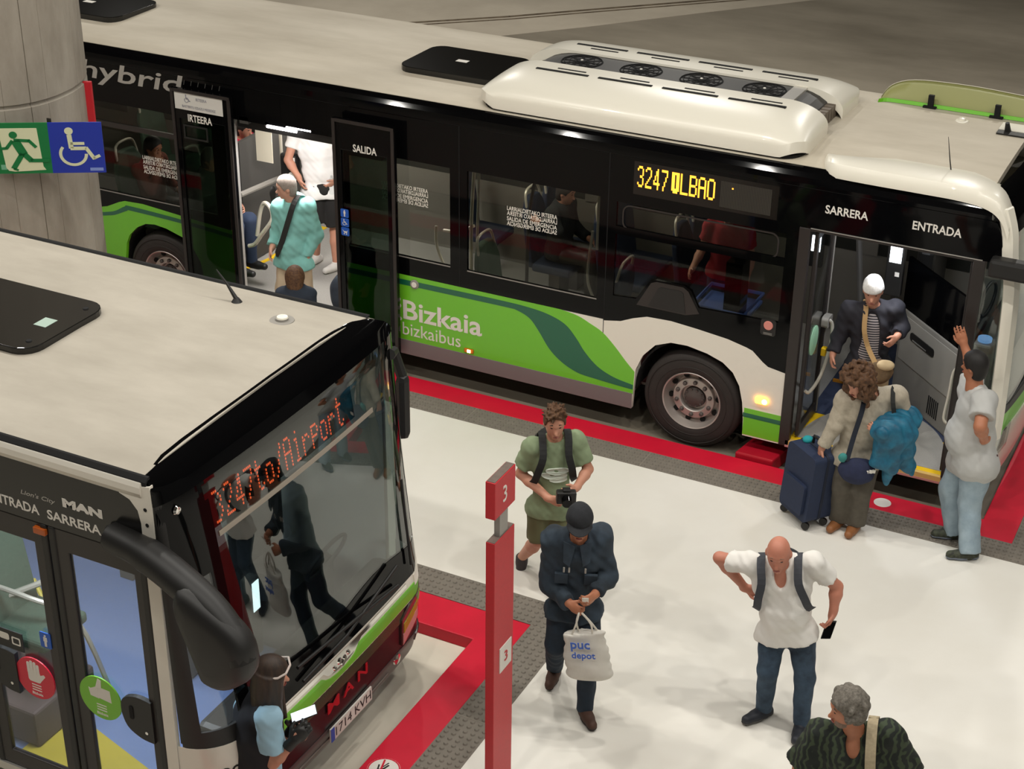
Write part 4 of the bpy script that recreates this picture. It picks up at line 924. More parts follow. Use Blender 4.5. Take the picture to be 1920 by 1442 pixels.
w_ = MB(); w_.tube([bfront(-4.5, 1.06, .03), bfront(-5.0, 1.14, .05), bfront(-5.75, 1.2, .05)], .012); w_.tube([bfront(-5.7, 1.06, .03), bfront(-5.2, 1.10, .05), bfront(-4.5, 1.22, .05)], .012)
w_.tube([bfront(-4.28, 1.1, .03), bfront(-4.26, 1.5, .03), bfront(-4.24, 1.75, .03)], .01); w_.build('wiper', M_MATTE, B)
st = MB(); st.smooth = True; st.lathe([(.03, 0), (.022, .014), (0, .018)], bfront(-6.42, 2.66, .004), 'X', 16, cap=False); st.build('marker_light', M_CHROME, B)
# near side
bs = MB().poly(rect(BX0, -.885, 2.375, 2.77), bny, -.03, .0).build('header_panel', mat('header_black', '#171615', .22), B)
lettering('lettering', 'MAN', bny, -1.455, -1.165, 2.545, 2.605, .001, M_TXT, bs, offset=.06, th=.001)
lettering('lettering', "Lion's City", bny, -1.77, -1.51, 2.535, 2.575, .001, M_TXTG, bs, offset=.012, shear=.25, th=.001)
lettering('lettering', 'ENTRADA', bny, -2.03, -1.645, 2.43, 2.495, .001, M_TXT, bs, offset=.02, th=.001)
lettering('lettering', 'SARRERA', bny, -1.585, -1.19, 2.425, 2.49, .001, M_TXT, bs, offset=.02, th=.001)
mk = MB().box((-1.70, BN-.02, 2.30), (-1.61, BN+.02, 2.345)).build('marker_lamp', mat('amber_dark', '#b4561a', .3), B, bevel=.006)
pil = MB().poly([(-.885, 2.60), (-.90, 2.68), (-.95, 2.74), (-1.02, 2.765), (-1.02, 2.80), (-.80, 2.86), (-.795, 2.74), (-.80, 1.2), (-.80, .24), (-.885, .24)], bny, -.03, .002).build('corner_pillar', M_WHITE, B)
mb = MB(); mb.box((-.886, BN-.004, 2.285), (-.796, BN, 2.30)); mb.build('pillar_joint', M_DARK, pil)
for x, z in ((-.845, 2.70), (-.842, 2.60)): MB().poly(circ(x, z, .012, 12), bny, .002, .004).build('pillar_bolt', M_DARK, pil)
lettering('lettering', 'bizkaibus', bny, -.80, -.45, .80, .90, .003, mat('ink_black', '#161412', .6), pil, offset=.03, th=.001) if False else None
def bdoor(x0, x1, gx0, gx1, handle, hx):
    f = MB().poly(rect(x0, x1, .34, 2.37), bny, -.04, -.005, [rect(gx0, gx1, .46, 2.215)]).build('door_leaf', M_BROWN, B, bevel=.006)
    MB().poly(rect(gx0-.01, gx1+.01, .45, 2.225), bny, -.025, -.018).build('door_pane', M_GLC, f)
    MB().box((x0, BN-.004, .34), (x0+.05, BN+.03, 2.37)).box((x1-.05, BN-.004, .34), (x1, BN+.03, 2.37)).build('edge_seal', M_MATTE, f, bevel=.01)
    hp = smoothpts([(hx, 1.30), (hx-.11, 1.31), (hx-.21, 1.27), (hx-.235, 1.18), (hx-.20, 1.06), (hx-.10, 1.0), (hx, .99)], 4)
    h = MB().poly([tuple(q) for q in hp], bny, -.02, .012).build('lock_box', M_MATTE, f, bevel=.01)
    MB().poly(rrect(hx-.17, hx-.14, 1.13, 1.23, .012), bny, .012, .016).build('lock_slot', M_DARK, h); MB().poly(circ(hx-.05, 1.06, .011, 12), bny, .012, .018).build('lock_screw', M_CHROME, h)
    return f
DR = bdoor(-1.60, -.887, -1.465, -.985, True, -.96); DL = bdoor(-2.32, -1.61, -2.19, -1.725, True, -2.02)
def round_sticker(par, x, z, r, m, hand):
    s_ = MB().poly(circ(x, z, r, 36), bny, -.006, .002).build('sticker', m, par); mb = MB()
    if hand == 'stop':
        mb.poly(rrect(x-.055, x+.045, z-.03, z+.06, .02), bny, .002, .003)
        for k, (dx, h) in enumerate(((-.045, .12), (-.02, .14), (.006, .135), (.03, .115))): mb.poly(rrect(x+dx-.010, x+dx+.012, z+.03, z+.03+h*.72, .009), bny, .002, .0045)
        mb.poly([(x+.04, z-.02), (x+.085, z+.035), (x+.075, z+.05), (x+.035, z+.03)], bny, .002, .0038)
    else:
        mb.poly([(x-.01, z+.0), (x+.085, z-.01), (x+.08, z+.08), (x-.02, z+.085)], bny, .002, .003)
        mb.poly([(x-.02, z+.085), (x-.07, z+.055), (x-.085, z+.06), (x-.075, z+.0), (x-.01, z-.005)], bny, .002, .0038)
        mb.poly([(x-.03, z+.075), (x-.005, z+.15), (x+.02, z+.14), (x+.015, z+.075)], bny, .002, .0045)
    for k in range(3): text_into(mb, ('ITXARON', 'ESPERE', 'SU TURNO')[k] if hand == 'stop' else ('AURRERA', 'ADELANTE', 'PASE')[k], bny, x-.04, x+.045, z-.058-.022*k, z-.044-.022*k, .002, th=.001) if False else mb.poly(rect(x-.035, x+.04, z-.056-.02*k, z-.048-.02*k), bny, .002, .003)
    text_into(mb, 'Bizkaia', bny, x-.04, x+.045, z-.13, z-.11, .002, offset=.02, th=.001)
    mb.build('sticker_print', M_TXT, s_)
round_sticker(DL, -1.88, 1.155, .155, M_STRED, 'stop'); round_sticker(DR, -1.36, 1.19, .16, M_STGRN, 'go')
sb = MB().poly(rrect(-1.79, -1.705, 1.435, 1.55, .01), bny, -.004, .002).build('sticker', M_BLUE, DL); mb = MB(); figure_person(mb, bny, -1.747, 1.49, .09, .002); mb.build('sticker_print', M_TXT, sb)
sb = MB().poly(rect(-2.16, -1.94, 1.33, 1.47), bny, -.004, .002).build('sticker', M_MATTE, DL); mb = MB(); mb.poly(rrect(-2.03, -1.96, 1.37, 1.43, .01), bny, .002, .003, [rrect(-2.02, -1.97, 1.38, 1.42, .008)]); mb.poly(rrect(-2.13, -2.05, 1.39, 1.44, .015), bny, .002, .003); mb.build('sticker_print', M_TXT, sb)
MB().box((BX0, BN, .28), (-2.35, BN+.04, 1.1)).build('side_panel', M_WHITE, B); MB().box((BX0, BN+.004, 1.1), (-2.35, BN+.03, 2.375)).build('glazing_panel', M_GLOSS, B)
MB().box((-2.32, BN-.01, .27), (-.887, BN+.05, .335)).build('door_sill', M_ALU, B)
make_wheel(B, -3.2, .48, BN+.02, 1); make_wheel(B, -9.0, .48, BN+.02, 1)
MB().box((BX0, BN+.35, .24), (-.95, BF-.1, .30)).build('chassis', M_DARK, B)
# cabin
bfl = MB().box((BX0+.06, BN+.45, .30), (-.78, BF-.06, .33)).box((-2.55, BN+.045, .30), (-.78, BN+.45, .33)).build('floor', M_FLB, B)
MB().poly([(-2.25, BN+.05), (-.95, BN+.05), (-.95, BN+.25), (-2.25, BN+.62)], flatZ, .331, .335).build('entrance_yellow', mat('yellow_dull', '#c9b43a', .5), bfl)
MB().box((BX0+.06, BN+.05, 2.42), (-.95, BF-.08, 2.46)).build('ceiling_lining', M_GREY, B)
MB().box((-.86, BN+.25, .34), (-.62, BF-.2, 1.0)).build('dashboard', M_MATTE, B, bevel=.05)
MB().box((-1.75, -5.35, .34), (-1.70, -4.1, 1.15)).build('cab_partition', M_DGREY, B); MB().box((-1.72, -4.75, .34), (-1.15, -4.2, .95)).build('driver_seat', M_MATTE, B, bevel=.06)
MB().box((-1.72, -4.75, .95), (-1.58, -4.2, 1.65)).build('driver_seat_back', M_MATTE, B, bevel=.05)
mb = MB(); mb.tube([(-1.05+.07*math.cos(a), -4.48+.23*math.cos(a+1.57), 1.1+.16*math.sin(a+1.57)) for a in [2*PI*k/24 for k in range(24)]], .016, 8, True); mb.build('steering_wheel', M_MATTE, B)
dt = MB().box((-.98, -5.585, 1.0), (-.9, -5.475, 1.60)).build('ticket_machine', M_DGREY, B, bevel=.015); MB().box((-.899, -5.565, 1.36), (-.894, -5.495, 1.58)).build('ticket_screen', M_SCR, dt)
make_seat(B, -2.35, -6.2, .62, 1, fabric=M_SEATG, rail=False); make_seat(B, -2.9, -4.6, .335, 1, fabric=M_SEATG)
mb = MB(); mb.tube(smoothpts([(-2.75, -6.1, 1.35), (-2.35, -6.05, 1.30), (-2.1, -5.9, 1.1), (-2.0, -5.75, .36)], 5), .018); mb.tube([(-2.9, -6.3, 1.1), (-2.35, -5.7, 1.28)], .022); mb.build('handrail', M_STEEL, B)
mb = MB(); mb.tube(smoothpts([(-2.85, -5.5, .95), (-2.5, -5.72, .80), (-2.42, -5.85, .36)], 5), .018); mb.tube(smoothpts([(-2.7, -6.35, .36), (-2.4, -6.2, .36), (-2.25, -5.95, .36)], 4), .018); mb.build('yellow_rail', mat('yellow_dull', '#c9b43a', .5), B)
MB().box((-2.9, -6.35, .335), (-2.15, -5.75, .62)).build('seat_plinth', mat('plinth_brown', '#5a4a48', .7), B, bevel=.02)
area_lamp('saloon_lamp', (-1.75, -6.1, 2.38), 36, .5, (.86, .92, 1.), (-1.6, -5.9, 0)); area_lamp('saloon_lamp', (-3.4, -5.6, 2.38), 22, .8, (.9, .95, 1.), (-3.2, -5.4, 0))
# door mirror on its long arm
ma = MB(); ma.smooth = True
ma.tube(smoothpts([(-1.08, -6.58, 2.47), (-.80, -6.63, 2.46), (-.55, -6.69, 2.42), (-.30, -6.74, 2.33), (-.13, -6.77, 2.18), (-.08, -6.78, 2.08)], 5), [.09]*5+[.10]*16+[.09]*5, 14); arm = ma.build('mirror_arm', M_MATTE, B)
MB().box((-1.13, -6.60, 2.375), (-.82, BN, 2.535)).build('arm_bracket', M_MATTE, arm, bevel=.03)
hd_ = [(-.47, 2.44), (-.50, 2.34), (-.455, 2.20), (-.40, 2.06), (-.35, 1.915), (-.31, 1.845), (-.19, 1.85), (-.07, 1.93), (-.01, 2.02), (.0, 2.12), (-.03, 2.215), (-.12, 2.31), (-.28, 2.40), (-.40, 2.455)]
hd_ = [tuple(q) for q in smoothpts(hd_+[hd_[0]], 3)][:-1]; P = []
for k, (sc, y) in enumerate(((.55, -6.87), (.82, -6.855), (.96, -6.82), (1.0, -6.77), (.97, -6.72), (.88, -6.69))):
    cxm, czm = -.25, 2.14; P.append([(cxm+(x-cxm)*sc, y, czm+(z-czm)*sc) for x, z in hd_])
mb = MB(); mb.smooth = True; n_ = len(hd_); V = [q for r in P for q in r]; F = []
for i in range(len(P)-1):
    for k in range(n_): F.append((i*n_+k, i*n_+(k+1) % n_, (i+1)*n_+(k+1) % n_, (i+1)*n_+k))
F += [tuple(range(n_)), tuple(reversed([(len(P)-1)*n_+k for k in range(n_)]))]
mb.add(V, F); mb.build('mirror_head', M_MATTE, arm)
# second mirror at the far corner
mb = MB(); mb.smooth = True; mb.tube([bfront(BF-.12, 2.6, 0), (-.84, -3.84, 2.5), (-.80, -3.80, 2.3)], .04); a2 = mb.build('mirror_arm', M_MATTE, B)
MB().box((-.84, -3.86, 1.80), (-.74, -3.76, 2.32)).build('mirror_head', M_MATTE, a2, bevel=.05)
# roof fittings
bh = MB().poly(rrect(-3.75, -2.36, -5.74, -4.95, .14), flatZ, 2.91, 2.975).build('roof_hatch', MATS['hatch_black'], B, bevel=.02, seg=3)
MB().poly([(-2.60, -5.42), (-2.50, -5.42), (-2.50, -5.30), (-2.60, -5.30)], flatZ, 2.9752, 2.977).build('hatch_label', mat('label_teal', '#9fb4a8', .5), bh)
mb = MB()
for y in (-5.62, -5.07): mb.lathe([(.022, 0), (.018, .006)], (-2.46, y, 2.975), 'Z', 12)
mb.build('hatch_bolt', M_DARK, bh)
b_ = MB(); b_.smooth = True; b_.lathe([(.085, 0), (.082, .006), (.045, .008), (.042, .022), (.0, .03)], (-1.29, -4.51, 2.915), 'Z', 28, cap=False); b_.build('roof_beacon', M_GREY, B)
b_ = MB(); b_.smooth = True; b_.lathe([(.04, .022), (.036, .032), (0, .036)], (-1.285, -4.51, 2.915), 'Z', 20, cap=False); b_.build('beacon_dome', M_SHELL, B)
mb = MB(); mb.lathe([(.055, 0), (.045, .01), (.018, .05)], (-1.73, -4.40, 2.89), 'Z', 16); mb.tube([(-1.73, -4.40, 2.93), (-1.80, -4.40, 3.03), (-1.88, -4.40, 3.12)], [.016, .009, .004]); mb.build('antenna', M_MATTE, B)

# ------------------------------------------------------------------ figures: one smooth implicit surface per body / garment
class Field:
    def __init__(s, lo, hi, h):
        s.h = h; s.lo = np.array(lo, float); s.n = np.maximum(4, np.ceil((np.array(hi)-s.lo)/h).astype(int)+1); s.d = np.full(s.n, 1e3, np.float32)
    def _sub(s, lo, hi):
        a = np.clip(np.floor((lo-s.lo)/s.h).astype(int), 0, s.n-1); b = np.clip(np.ceil((hi-s.lo)/s.h).astype(int)+1, 1, s.n)
        if np.any(b <= a): return None
        ax = [s.lo[i] + s.h*np.arange(a[i], b[i]) for i in range(3)]
        return (slice(a[0], b[0]), slice(a[1], b[1]), slice(a[2], b[2])), np.stack(np.meshgrid(*ax, indexing='ij'), -1)
    def _put(s, sl, d, k):
        o = s.d[sl]
        if k > 0:
            t = np.clip(.5+.5*(o-d)/k, 0, 1); s.d[sl] = o*(1-t)+d*t - k*t*(1-t)
        else: s.d[sl] = np.minimum(o, d)
    def cone(s, p, q, r1, r2, k=.02, flat2=False, flat1=False, sq=None):
        p, q = np.array(p, float), np.array(q, float); m = max(r1, r2)+k+3*s.h
        g = s._sub(np.minimum(p, q)-m, np.maximum(p, q)+m)
        if g is None: return
        sl, X = g; v = q-p; L2 = v@v+1e-12; t = np.clip(((X-p)@v)/L2, 0, 1); d = np.linalg.norm(X-p-t[..., None]*v, axis=-1) - (r1+(r2-r1)*t)
        u = v/math.sqrt(L2)
        if flat2: d = np.maximum(d, (X-q)@u)
        if flat1: d = np.maximum(d, -((X-p)@u))
        s._put(sl, d, k)
    def ell(s, c, r, R=None, k=.02):
        c = np.array(c, float); r = np.array(r, float); m = r.max()+k+3*s.h; g = s._sub(c-m, c+m)
        if g is None: return
        sl, X = g; Y = X-c
        if R is not None: Y = Y@np.array(R, float).T          # rows of R are the local axes
        k0 = np.linalg.norm(Y/r, axis=-1); k1 = np.linalg.norm(Y/(r*r), axis=-1)+1e-9
        s._put(sl, k0*(k0-1)/k1, k)
    def cut(s, p, n):                                          # remove everything on the +n side of the plane
        ax = [s.lo[i]+s.h*np.arange(s.n[i]) for i in range(3)]; n = np.array(n, float); n /= np.linalg.norm(n)
        d = (ax[0]-p[0])[:, None, None]*n[0] + (ax[1]-p[1])[None, :, None]*n[1] + (ax[2]-p[2])[None, None, :]*n[2]
        s.d = np.maximum(s.d, d.astype(np.float32))
    def carve(s, c, r, R=None):
        c = np.array(c, float); r = np.array(r, float); m = r.max()+.05; g = s._sub(c-m, c+m)
        if g is None: return
        sl, X = g; Y = X-c
        if R is not None: Y = Y@np.array(R, float).T
        k0 = np.linalg.norm(Y/r, axis=-1); k1 = np.linalg.norm(Y/(r*r), axis=-1)+1e-9
        s.d[sl] = np.maximum(s.d[sl], -(k0*(k0-1)/k1))
    def ripple(s, amp, freq, seed=0):
        ax = [s.lo[i]+s.h*np.arange(s.n[i]) for i in range(3)]; rg = np.random.default_rng(seed); w_ = 0
        for _ in range(4):
            k = rg.normal(size=3); k = k/np.linalg.norm(k)*freq*rg.uniform(.6, 1.5); ph = rg.uniform(0, 6.28)
            w_ = w_ + np.sin(ax[0][:, None, None]*k[0]+ax[1][None, :, None]*k[1]+ax[2][None, None, :]*k[2]+ph)
        s.d = s.d + (amp*.5*w_).astype(np.float32)
    def mesh(s):
        D = s.d; ins = D < 0; nx, ny_, nz = D.shape
        cs = [(i, j, k) for i in (0, 1) for j in (0, 1) for k in (0, 1)]
        C = lambda A, o: A[o[0]:nx-1+o[0], o[1]:ny_-1+o[1], o[2]:nz-1+o[2]]
        cnt = sum(C(ins, o).astype(np.int8) for o in cs); act = (cnt > 0) & (cnt < 8)
        idx = np.full(act.shape, -1, np.int64); cells = np.argwhere(act); idx[act] = np.arange(len(cells))
        acc = np.zeros((len(cells), 3)); num = np.zeros(len(cells)); vals = {o: D[cells[:, 0]+o[0], cells[:, 1]+o[1], cells[:, 2]+o[2]] for o in cs}
        for o in cs:
            for ax in range(3):
                if o[ax] == 0:
                    p = list(o); p[ax] = 1; p = tuple(p); a, b = vals[o], vals[p]; m = (a < 0) != (b < 0)
                    t = np.where(m, a/np.where(np.abs(a-b) < 1e-12, 1, a-b), 0); e = np.tile(np.array(o, float), (len(cells), 1)); e[:, ax] = t
                    acc[m] += e[m]; num[m] += 1
        V = s.lo + (cells + acc/num[:, None])*s.h; Q = []
        for ax in range(3):
            u, v = [(1, 2), (2, 0), (0, 1)][ax]; a = [slice(None)]*3; b = [slice(None)]*3; a[ax] = slice(0, D.shape[ax]-1); b[ax] = slice(1, D.shape[ax])
            A_, B_ = ins[tuple(a)], ins[tuple(b)]; E = np.argwhere(A_ != B_)
            ok = (E[:, u] > 0) & (E[:, v] > 0) & (E[:, u] < D.shape[u]-1) & (E[:, v] < D.shape[v]-1); E = E[ok]
            if not len(E): continue
            def at(du, dv): F_ = E.copy(); F_[:, u] += du; F_[:, v] += dv; return idx[F_[:, 0], F_[:, 1], F_[:, 2]]
            q = np.stack([at(-1, -1), at(0, -1), at(0, 0), at(-1, 0)], 1); fl = ~A_[E[:, 0], E[:, 1], E[:, 2]]; q[fl] = q[fl][:, ::-1]; Q.append(q)
        return V, (np.concatenate(Q) if Q else np.zeros((0, 4), int))
    def build(s, name, m, parent, label=None, material_fn=None):
        V, Q = s.mesh(); off = np.array(origin_of(parent)); me = bpy.data.meshes.new(name)
        me.from_pydata((V-off).tolist(), [], Q.tolist()); ms = m if isinstance(m, (list, tuple)) else [m]
        for x in ms: me.materials.append(x)
        me.polygons.foreach_set('use_smooth', [True]*len(Q)); me.update()
        o = bpy.data.objects.new(name, me); COL.objects.link(o); o.parent = parent
        if label: o['label'] = label
        return o
def nrm(v): v = np.array(v, float); return v/(np.linalg.norm(v)+1e-12)
def frame(fwd, up):                                           # rows: right, forward, up
    u = nrm(up); f = np.array(fwd, float); f = nrm(f-u*(f@u)); r = np.cross(f, u); return np.array([r, f, u])
def lerp(a, b, t): return np.array(a)*(1-t)+np.array(b)*t

def skin(name, c): return mat('skin_'+name, c, .55, noise=.10, nscale=14)
def hand(F, wr, tip, side, palm, curl=.5, s=1., spread=1.):
    """wr -> tip direction, palm = palm normal, side=+1/-1 gives the thumb side"""
    d = nrm(np.array(tip)-np.array(wr)); p = np.array(palm, float); p = nrm(p-d*(p@d)); l = np.cross(p, d)*side; wr = np.array(wr, float)
    F.cone(wr-d*.02*s, wr+d*.03*s, .027*s, .028*s, .02)
    F.ell(wr+d*.055*s, np.array([.042, .052, .017])*s, np.array([l, d, p]), .012)
    for k, (o, L) in enumerate(((.030, .066), (.0105, .076), (-.010, .071), (-.029, .055))):
        b = wr + d*.092*s + l*o*s*spread; d1 = nrm(d*math.cos(curl*.7)+p*math.sin(curl*.7)+l*o*3*(spread-.6)); d2 = nrm(d*math.cos(curl*1.9)+p*math.sin(curl*1.9)+l*o*2*(spread-.6))
        m_ = b + d1*L*.5*s; F.cone(b-d*.02*s, m_, .0098*s, .0090*s, .004); F.cone(m_, m_+d2*L*.5*s, .0090*s, .0075*s, .003)
    b = wr + d*.03*s + l*.032*s; t1 = nrm(d*.75+l*.62+p*.35); t2 = nrm(d*.9+l*.2+p*.5); m_ = b+t1*.038*s
    F.cone(b, m_, .0135*s, .0115*s, .008); F.cone(m_, m_+t2*.032*s, .0112*s, .0088*s, .003)

def figure(name, label, J, sk, look, o, face=None, group=None, category='person'):
    """J: world joints; look: direction the face points; o: clothing options"""
    J = {k: np.array(v, float) for k, v in J.items()}; S = o.get('s', .95); W_ = o.get('bulk', 1.)
    R0 = root(name, label, category, tuple(J['root']), group)
    if o.get('tag'): R0['label'] = label
    pel, nk = J['pel'], J['neck']; up = nrm(nk-pel); rt = nrm(J['shR']-J['shL']); TF = frame(np.cross(up, rt), up); fw = TF[1]; rt = TF[0]
    hd = J['head']; hup = nrm(nrm(hd-nk)*.6 + np.array([0, 0, .5]) + np.array(o.get('hup', (0, 0, 0)))); HF = frame(np.array(look, float), hup); hf, hu, hr = HF[1], HF[2], HF[0]
    pts = np.array([v for k, v in J.items()]); lo, hi = pts.min(0)-.26, pts.max(0)+.26; lo[2] = J['root'][2]-.03
    h = o.get('h', .0095); hc = o.get('hc', .0115)
    hs = o.get('head', .97)
    def head(F, e=0.):
        F.ell(hd+hu*.02*hs, np.array([.076, .094, .100])*hs+e, HF, .01); F.ell(hd-hu*.045*hs+hf*.018*hs, np.array([.062, .070, .080])*hs+e, HF, .03)
    def chest_prims(F, e, kk=.05, belly=o.get('belly', 0.)):
        sw = np.linalg.norm(J['shR']-J['shL'])/2; mid = lerp(J['shR'], J['shL'], .5); hm = lerp(J['hipR'], J['hipL'], .5)
        F.ell(lerp(mid, pel, .28)+fw*.005, np.array([(sw*.80+.03)*1.0, .112*W_, .20])*1+e, TF, kk)
        F.ell(lerp(mid, pel, .68)+fw*(.01+belly*.55), np.array([sw*.70*W_+.012, .108*W_+belly, .20])+e, TF, kk)
        F.ell(pel+fw*(-.008+belly*.2), np.array([sw*.72*W_+.012, .112*W_, .12])+e, TF, kk)
        F.cone(J['shR']-rt*.01, J['shL']+rt*.01, .058*W_+e, .058*W_+e, kk); F.cone(lerp(nk, mid, .55), lerp(nk, pel, -.02), .075+e, .055+e, kk)
        F.ell(J['shR'], np.array([.062]*3)*W_+e, None, .03); F.ell(J['shL'], np.array([.062]*3)*W_+e, None, .03)
    # --- body
    F = Field(lo, hi, h); head(F)
    F.cone(hd-hu*.01+hf*.078*hs, hd-hu*.040*hs+hf*.106*hs, .011, .015, .014); F.ell(hd+hu*.028*hs+hf*.078*hs, np.array([.05, .018, .013])*hs, HF, .02)
    F.ell(hd-hu*.105*hs+hf*.066*hs, np.array([.024, .02, .018])*hs, HF, .025); F.ell(hd-hu*.075*hs+hf*.083*hs, np.array([.026, .012, .012])*hs, HF, .012)
    for s_ in (1, -1):
        F.carve(hd+hu*.010*hs+hf*.098*hs+hr*s_*.032*hs, np.array([.016, .012, .010])*hs, HF); F.ell(hd-hu*.008*hs-hf*.005*hs+hr*s_*.079*hs, np.array([.011, .021, .031])*hs, HF, .008)
    F.cone(hd-hu*.055*hs-hf*.012, nk-up*.03, .052*W_**.5, .060*W_**.5, .03)
    chest_prims(F, -.016)
    aw = o.get('arm', 1.)
    for q in 'RL':
        F.cone(J['sh'+q], J['el'+q], .047*aw, .039*aw, .03); F.cone(J['el'+q], lerp(J['el'+q], J['wr'+q], .3), .040*aw, .041*aw, .015); F.cone(lerp(J['el'+q], J['wr'+q], .3), J['wr'+q], .041*aw, .027, .02)
        pn = o.get('palm'+q); pn = pn if pn is not None else (pel-J['wr'+q])*np.array([1, 1, 0])+fw*.02
        thumb = fw if o.get('th'+q) is None else np.array(o['th'+q], float); d_ = nrm(J['ha'+q]-J['wr'+q]); side = 1 if np.cross(nrm(pn), d_)@thumb > 0 else -1
        hand(F, J['wr'+q], J['ha'+q], side, pn, o.get('curl'+q, .55), .97*o.get('hand', 1.), o.get('spread'+q, 1.))
        F.cone(J['hip'+q], J['kn'+q], .080*W_, .056, .03); F.cone(J['kn'+q], lerp(J['kn'+q], J['an'+q], .35), .055, .056, .02); F.cone(lerp(J['kn'+q], J['an'+q], .35), J['an'+q], .056, .036, .02)
        F.cone(J['an'+q]-np.array([0, 0, .03]), lerp(J['an'+q]-np.array([0, 0, .04]), J['to'+q], .45), .033, .024, .02)
    for f in o.get('body_extra', ()): f(F, J)
    F.build('body', sk, R0)
    # face details
    if o.get('eyes', True):
        for s_ in (1, -1):
            e_ = MB(); e_.smooth = True; c = hd+hu*.012*hs+hf*.0865*hs+hr*s_*.031*hs
            P = [[c + hr*.0105*math.cos(a)*math.cos(b) + hf*.006*math.sin(b) + hu*.0065*math.sin(a)*math.cos(b) for a in [2*PI*i/12 for i in range(13)]] for b in (0, .4, .8, 1.2, 1.57)]
            e_.grid(P); e_.build('eye', mat('eye_dark', '#2a1d18', .25), R0)
            b_ = MB(); b_.tube([hd+hu*.036*hs+hf*.089*hs+hr*s_*.014*hs, hd+hu*.041*hs+hf*.090*hs+hr*s_*.030*hs, hd+hu*.034*hs+hf*.081*hs+hr*s_*.048*hs], [.004, .0045, .002], 6); b_.build('eyebrow', o.get('brow', MATS.get('hair_dark') or mat('hair_dark', '#241b17', .7)), R0)
        m_ = MB(); m_.tube([hd-hu*.076*hs+hf*.0935*hs+hr*.022*hs, hd-hu*.074*hs+hf*.0985*hs, hd-hu*.076*hs+hf*.0935*hs-hr*.022*hs], [.003, .006, .003], 6); m_.build('mouth', mat('lips', '#8e4a42', .5), R0)
    # --- hair
    hk = o.get('hair')
    if hk:
        Fh = Field(hd-.42, hd+.30, .009); t = o.get('hair_t', .014)
        if hk in ('short', 'grey_wavy', 'quiff', 'receding'):
            Fh.ell(hd+hu*.024*hs-hf*.004, np.array([.078, .096, .101])*hs+t, HF, 0); Fh.ell(hd-hu*.04*hs-hf*.035*hs, np.array([.072, .06, .075])*hs+t*.6, HF, .02)
            Fh.carve(hd-hu*(.028 if hk == 'quiff' else .040)*hs+hf*.10*hs, np.array([.105, .098 if hk == 'quiff' else .095, .115])*hs, HF)
            for s_ in (1, -1): Fh.carve(hd-hu*.055*hs+hf*.01*hs+hr*s_*.09*hs, np.array([.03, .045, .06])*hs, HF)
            if hk == 'receding': Fh.carve(hd+hu*.10*hs+hf*.05*hs, np.array([.075, .10, .06])*hs, HF)
            if hk == 'quiff':
                rg = np.random.default_rng(6)
                for _ in range(60):
                    v = nrm(np.array([rg.normal(), rg.normal()*1.1+.3, abs(rg.normal())+.8])); p_ = hd+hu*.03+(HF[0]*v[0]*.085+hf*v[1]*.098+hu*v[2]*.105)
                    Fh.cone(p_, p_+(HF[0]*v[0]+hf*(v[1]+.3)+hu*v[2])*.028+rg.normal(size=3)*.008, .016, .006, .006)
            if hk == 'grey_wavy':
                rg = np.random.default_rng(5)
                for _ in range(70):
                    v = nrm(rg.normal(size=3)); 
                    if v@hf > .35 and v@hu < .5 or v@hu < -.5: continue
                    Fh.ell(hd+hu*.025+v*np.array([.100]), np.array([.028, .028, .018]), frame(v+.3*rg.normal(size=3), nrm(rg.normal(size=3))), .01)
        elif hk == 'curly':
            rg = np.random.default_rng(3); Fh.ell(hd+hu*.04-hf*.02, np.array([.095, .10, .10]), HF, 0); Fh.carve(hd-hu*.05+hf*.11, np.array([.065, .07, .10]), HF)
            for _ in range(560):
                v = nrm(rg.normal(size=3)); q = hd+hu*.035+v*rg.uniform(.085, .142)*np.array([1., 1., 1.05])-hu*.05*max(0, -(v@hu))
                if v@hf > .62 and v@hu < .25: continue
                if v@hu < -.85: continue
                Fh.ell(q, np.array([.024, .024, .013])*rg.uniform(.7, 1.3), frame(rg.normal(size=3), rg.normal(size=3)), .007)
            for s_ in (1, -1):
                for j in range(50):
                    q = hd-hu*rg.uniform(.03, .17)+hr*s_*rg.uniform(.07, .125)+hf*rg.uniform(-.06, .07); Fh.ell(q, np.array([.024, .024, .014]), frame(rg.normal(size=3), rg.normal(size=3)), .007)
        elif hk == 'long':
            Fh.ell(hd+hu*.022*hs, np.array([.079, .098, .101])*hs+t, HF, 0); Fh.carve(hd-hu*.06*hs+hf*.105*hs, np.array([.07, .075, .115])*hs, HF)
            rg = np.random.default_rng(8)
            for k in range(34):
                a = -2.35+4.7*k/33; r_ = .088+rg.uniform(-.005, .006); c, s_ = math.cos(a), math.sin(a); p0 = hd+hu*.03-hf*r_*c*1.02+hr*r_*s_
                L = o.get('hair_len', .36)*(1-.18*abs(a)/2.35)+rg.uniform(-.04, .04); p1 = hd-hu*.13-hf*(r_*c*1.05)+hr*r_*s_*1.12; p2 = p1+np.array([0, 0, -L])-hf*.02*c+rg.normal(size=3)*.012+np.array(o.get('hair_off', (0, 0, 0)))
                Fh.cone(p0, p1, .020, .020, .008); Fh.cone(p1, p2, .018, .008, .006)
        Fh.build('hair', o['hair_m'], R0)
    for f in o.get('head_extra', ()): f(R0, hd, HF, J, TF)
    # --- trousers
    tm = o.get('trousers')
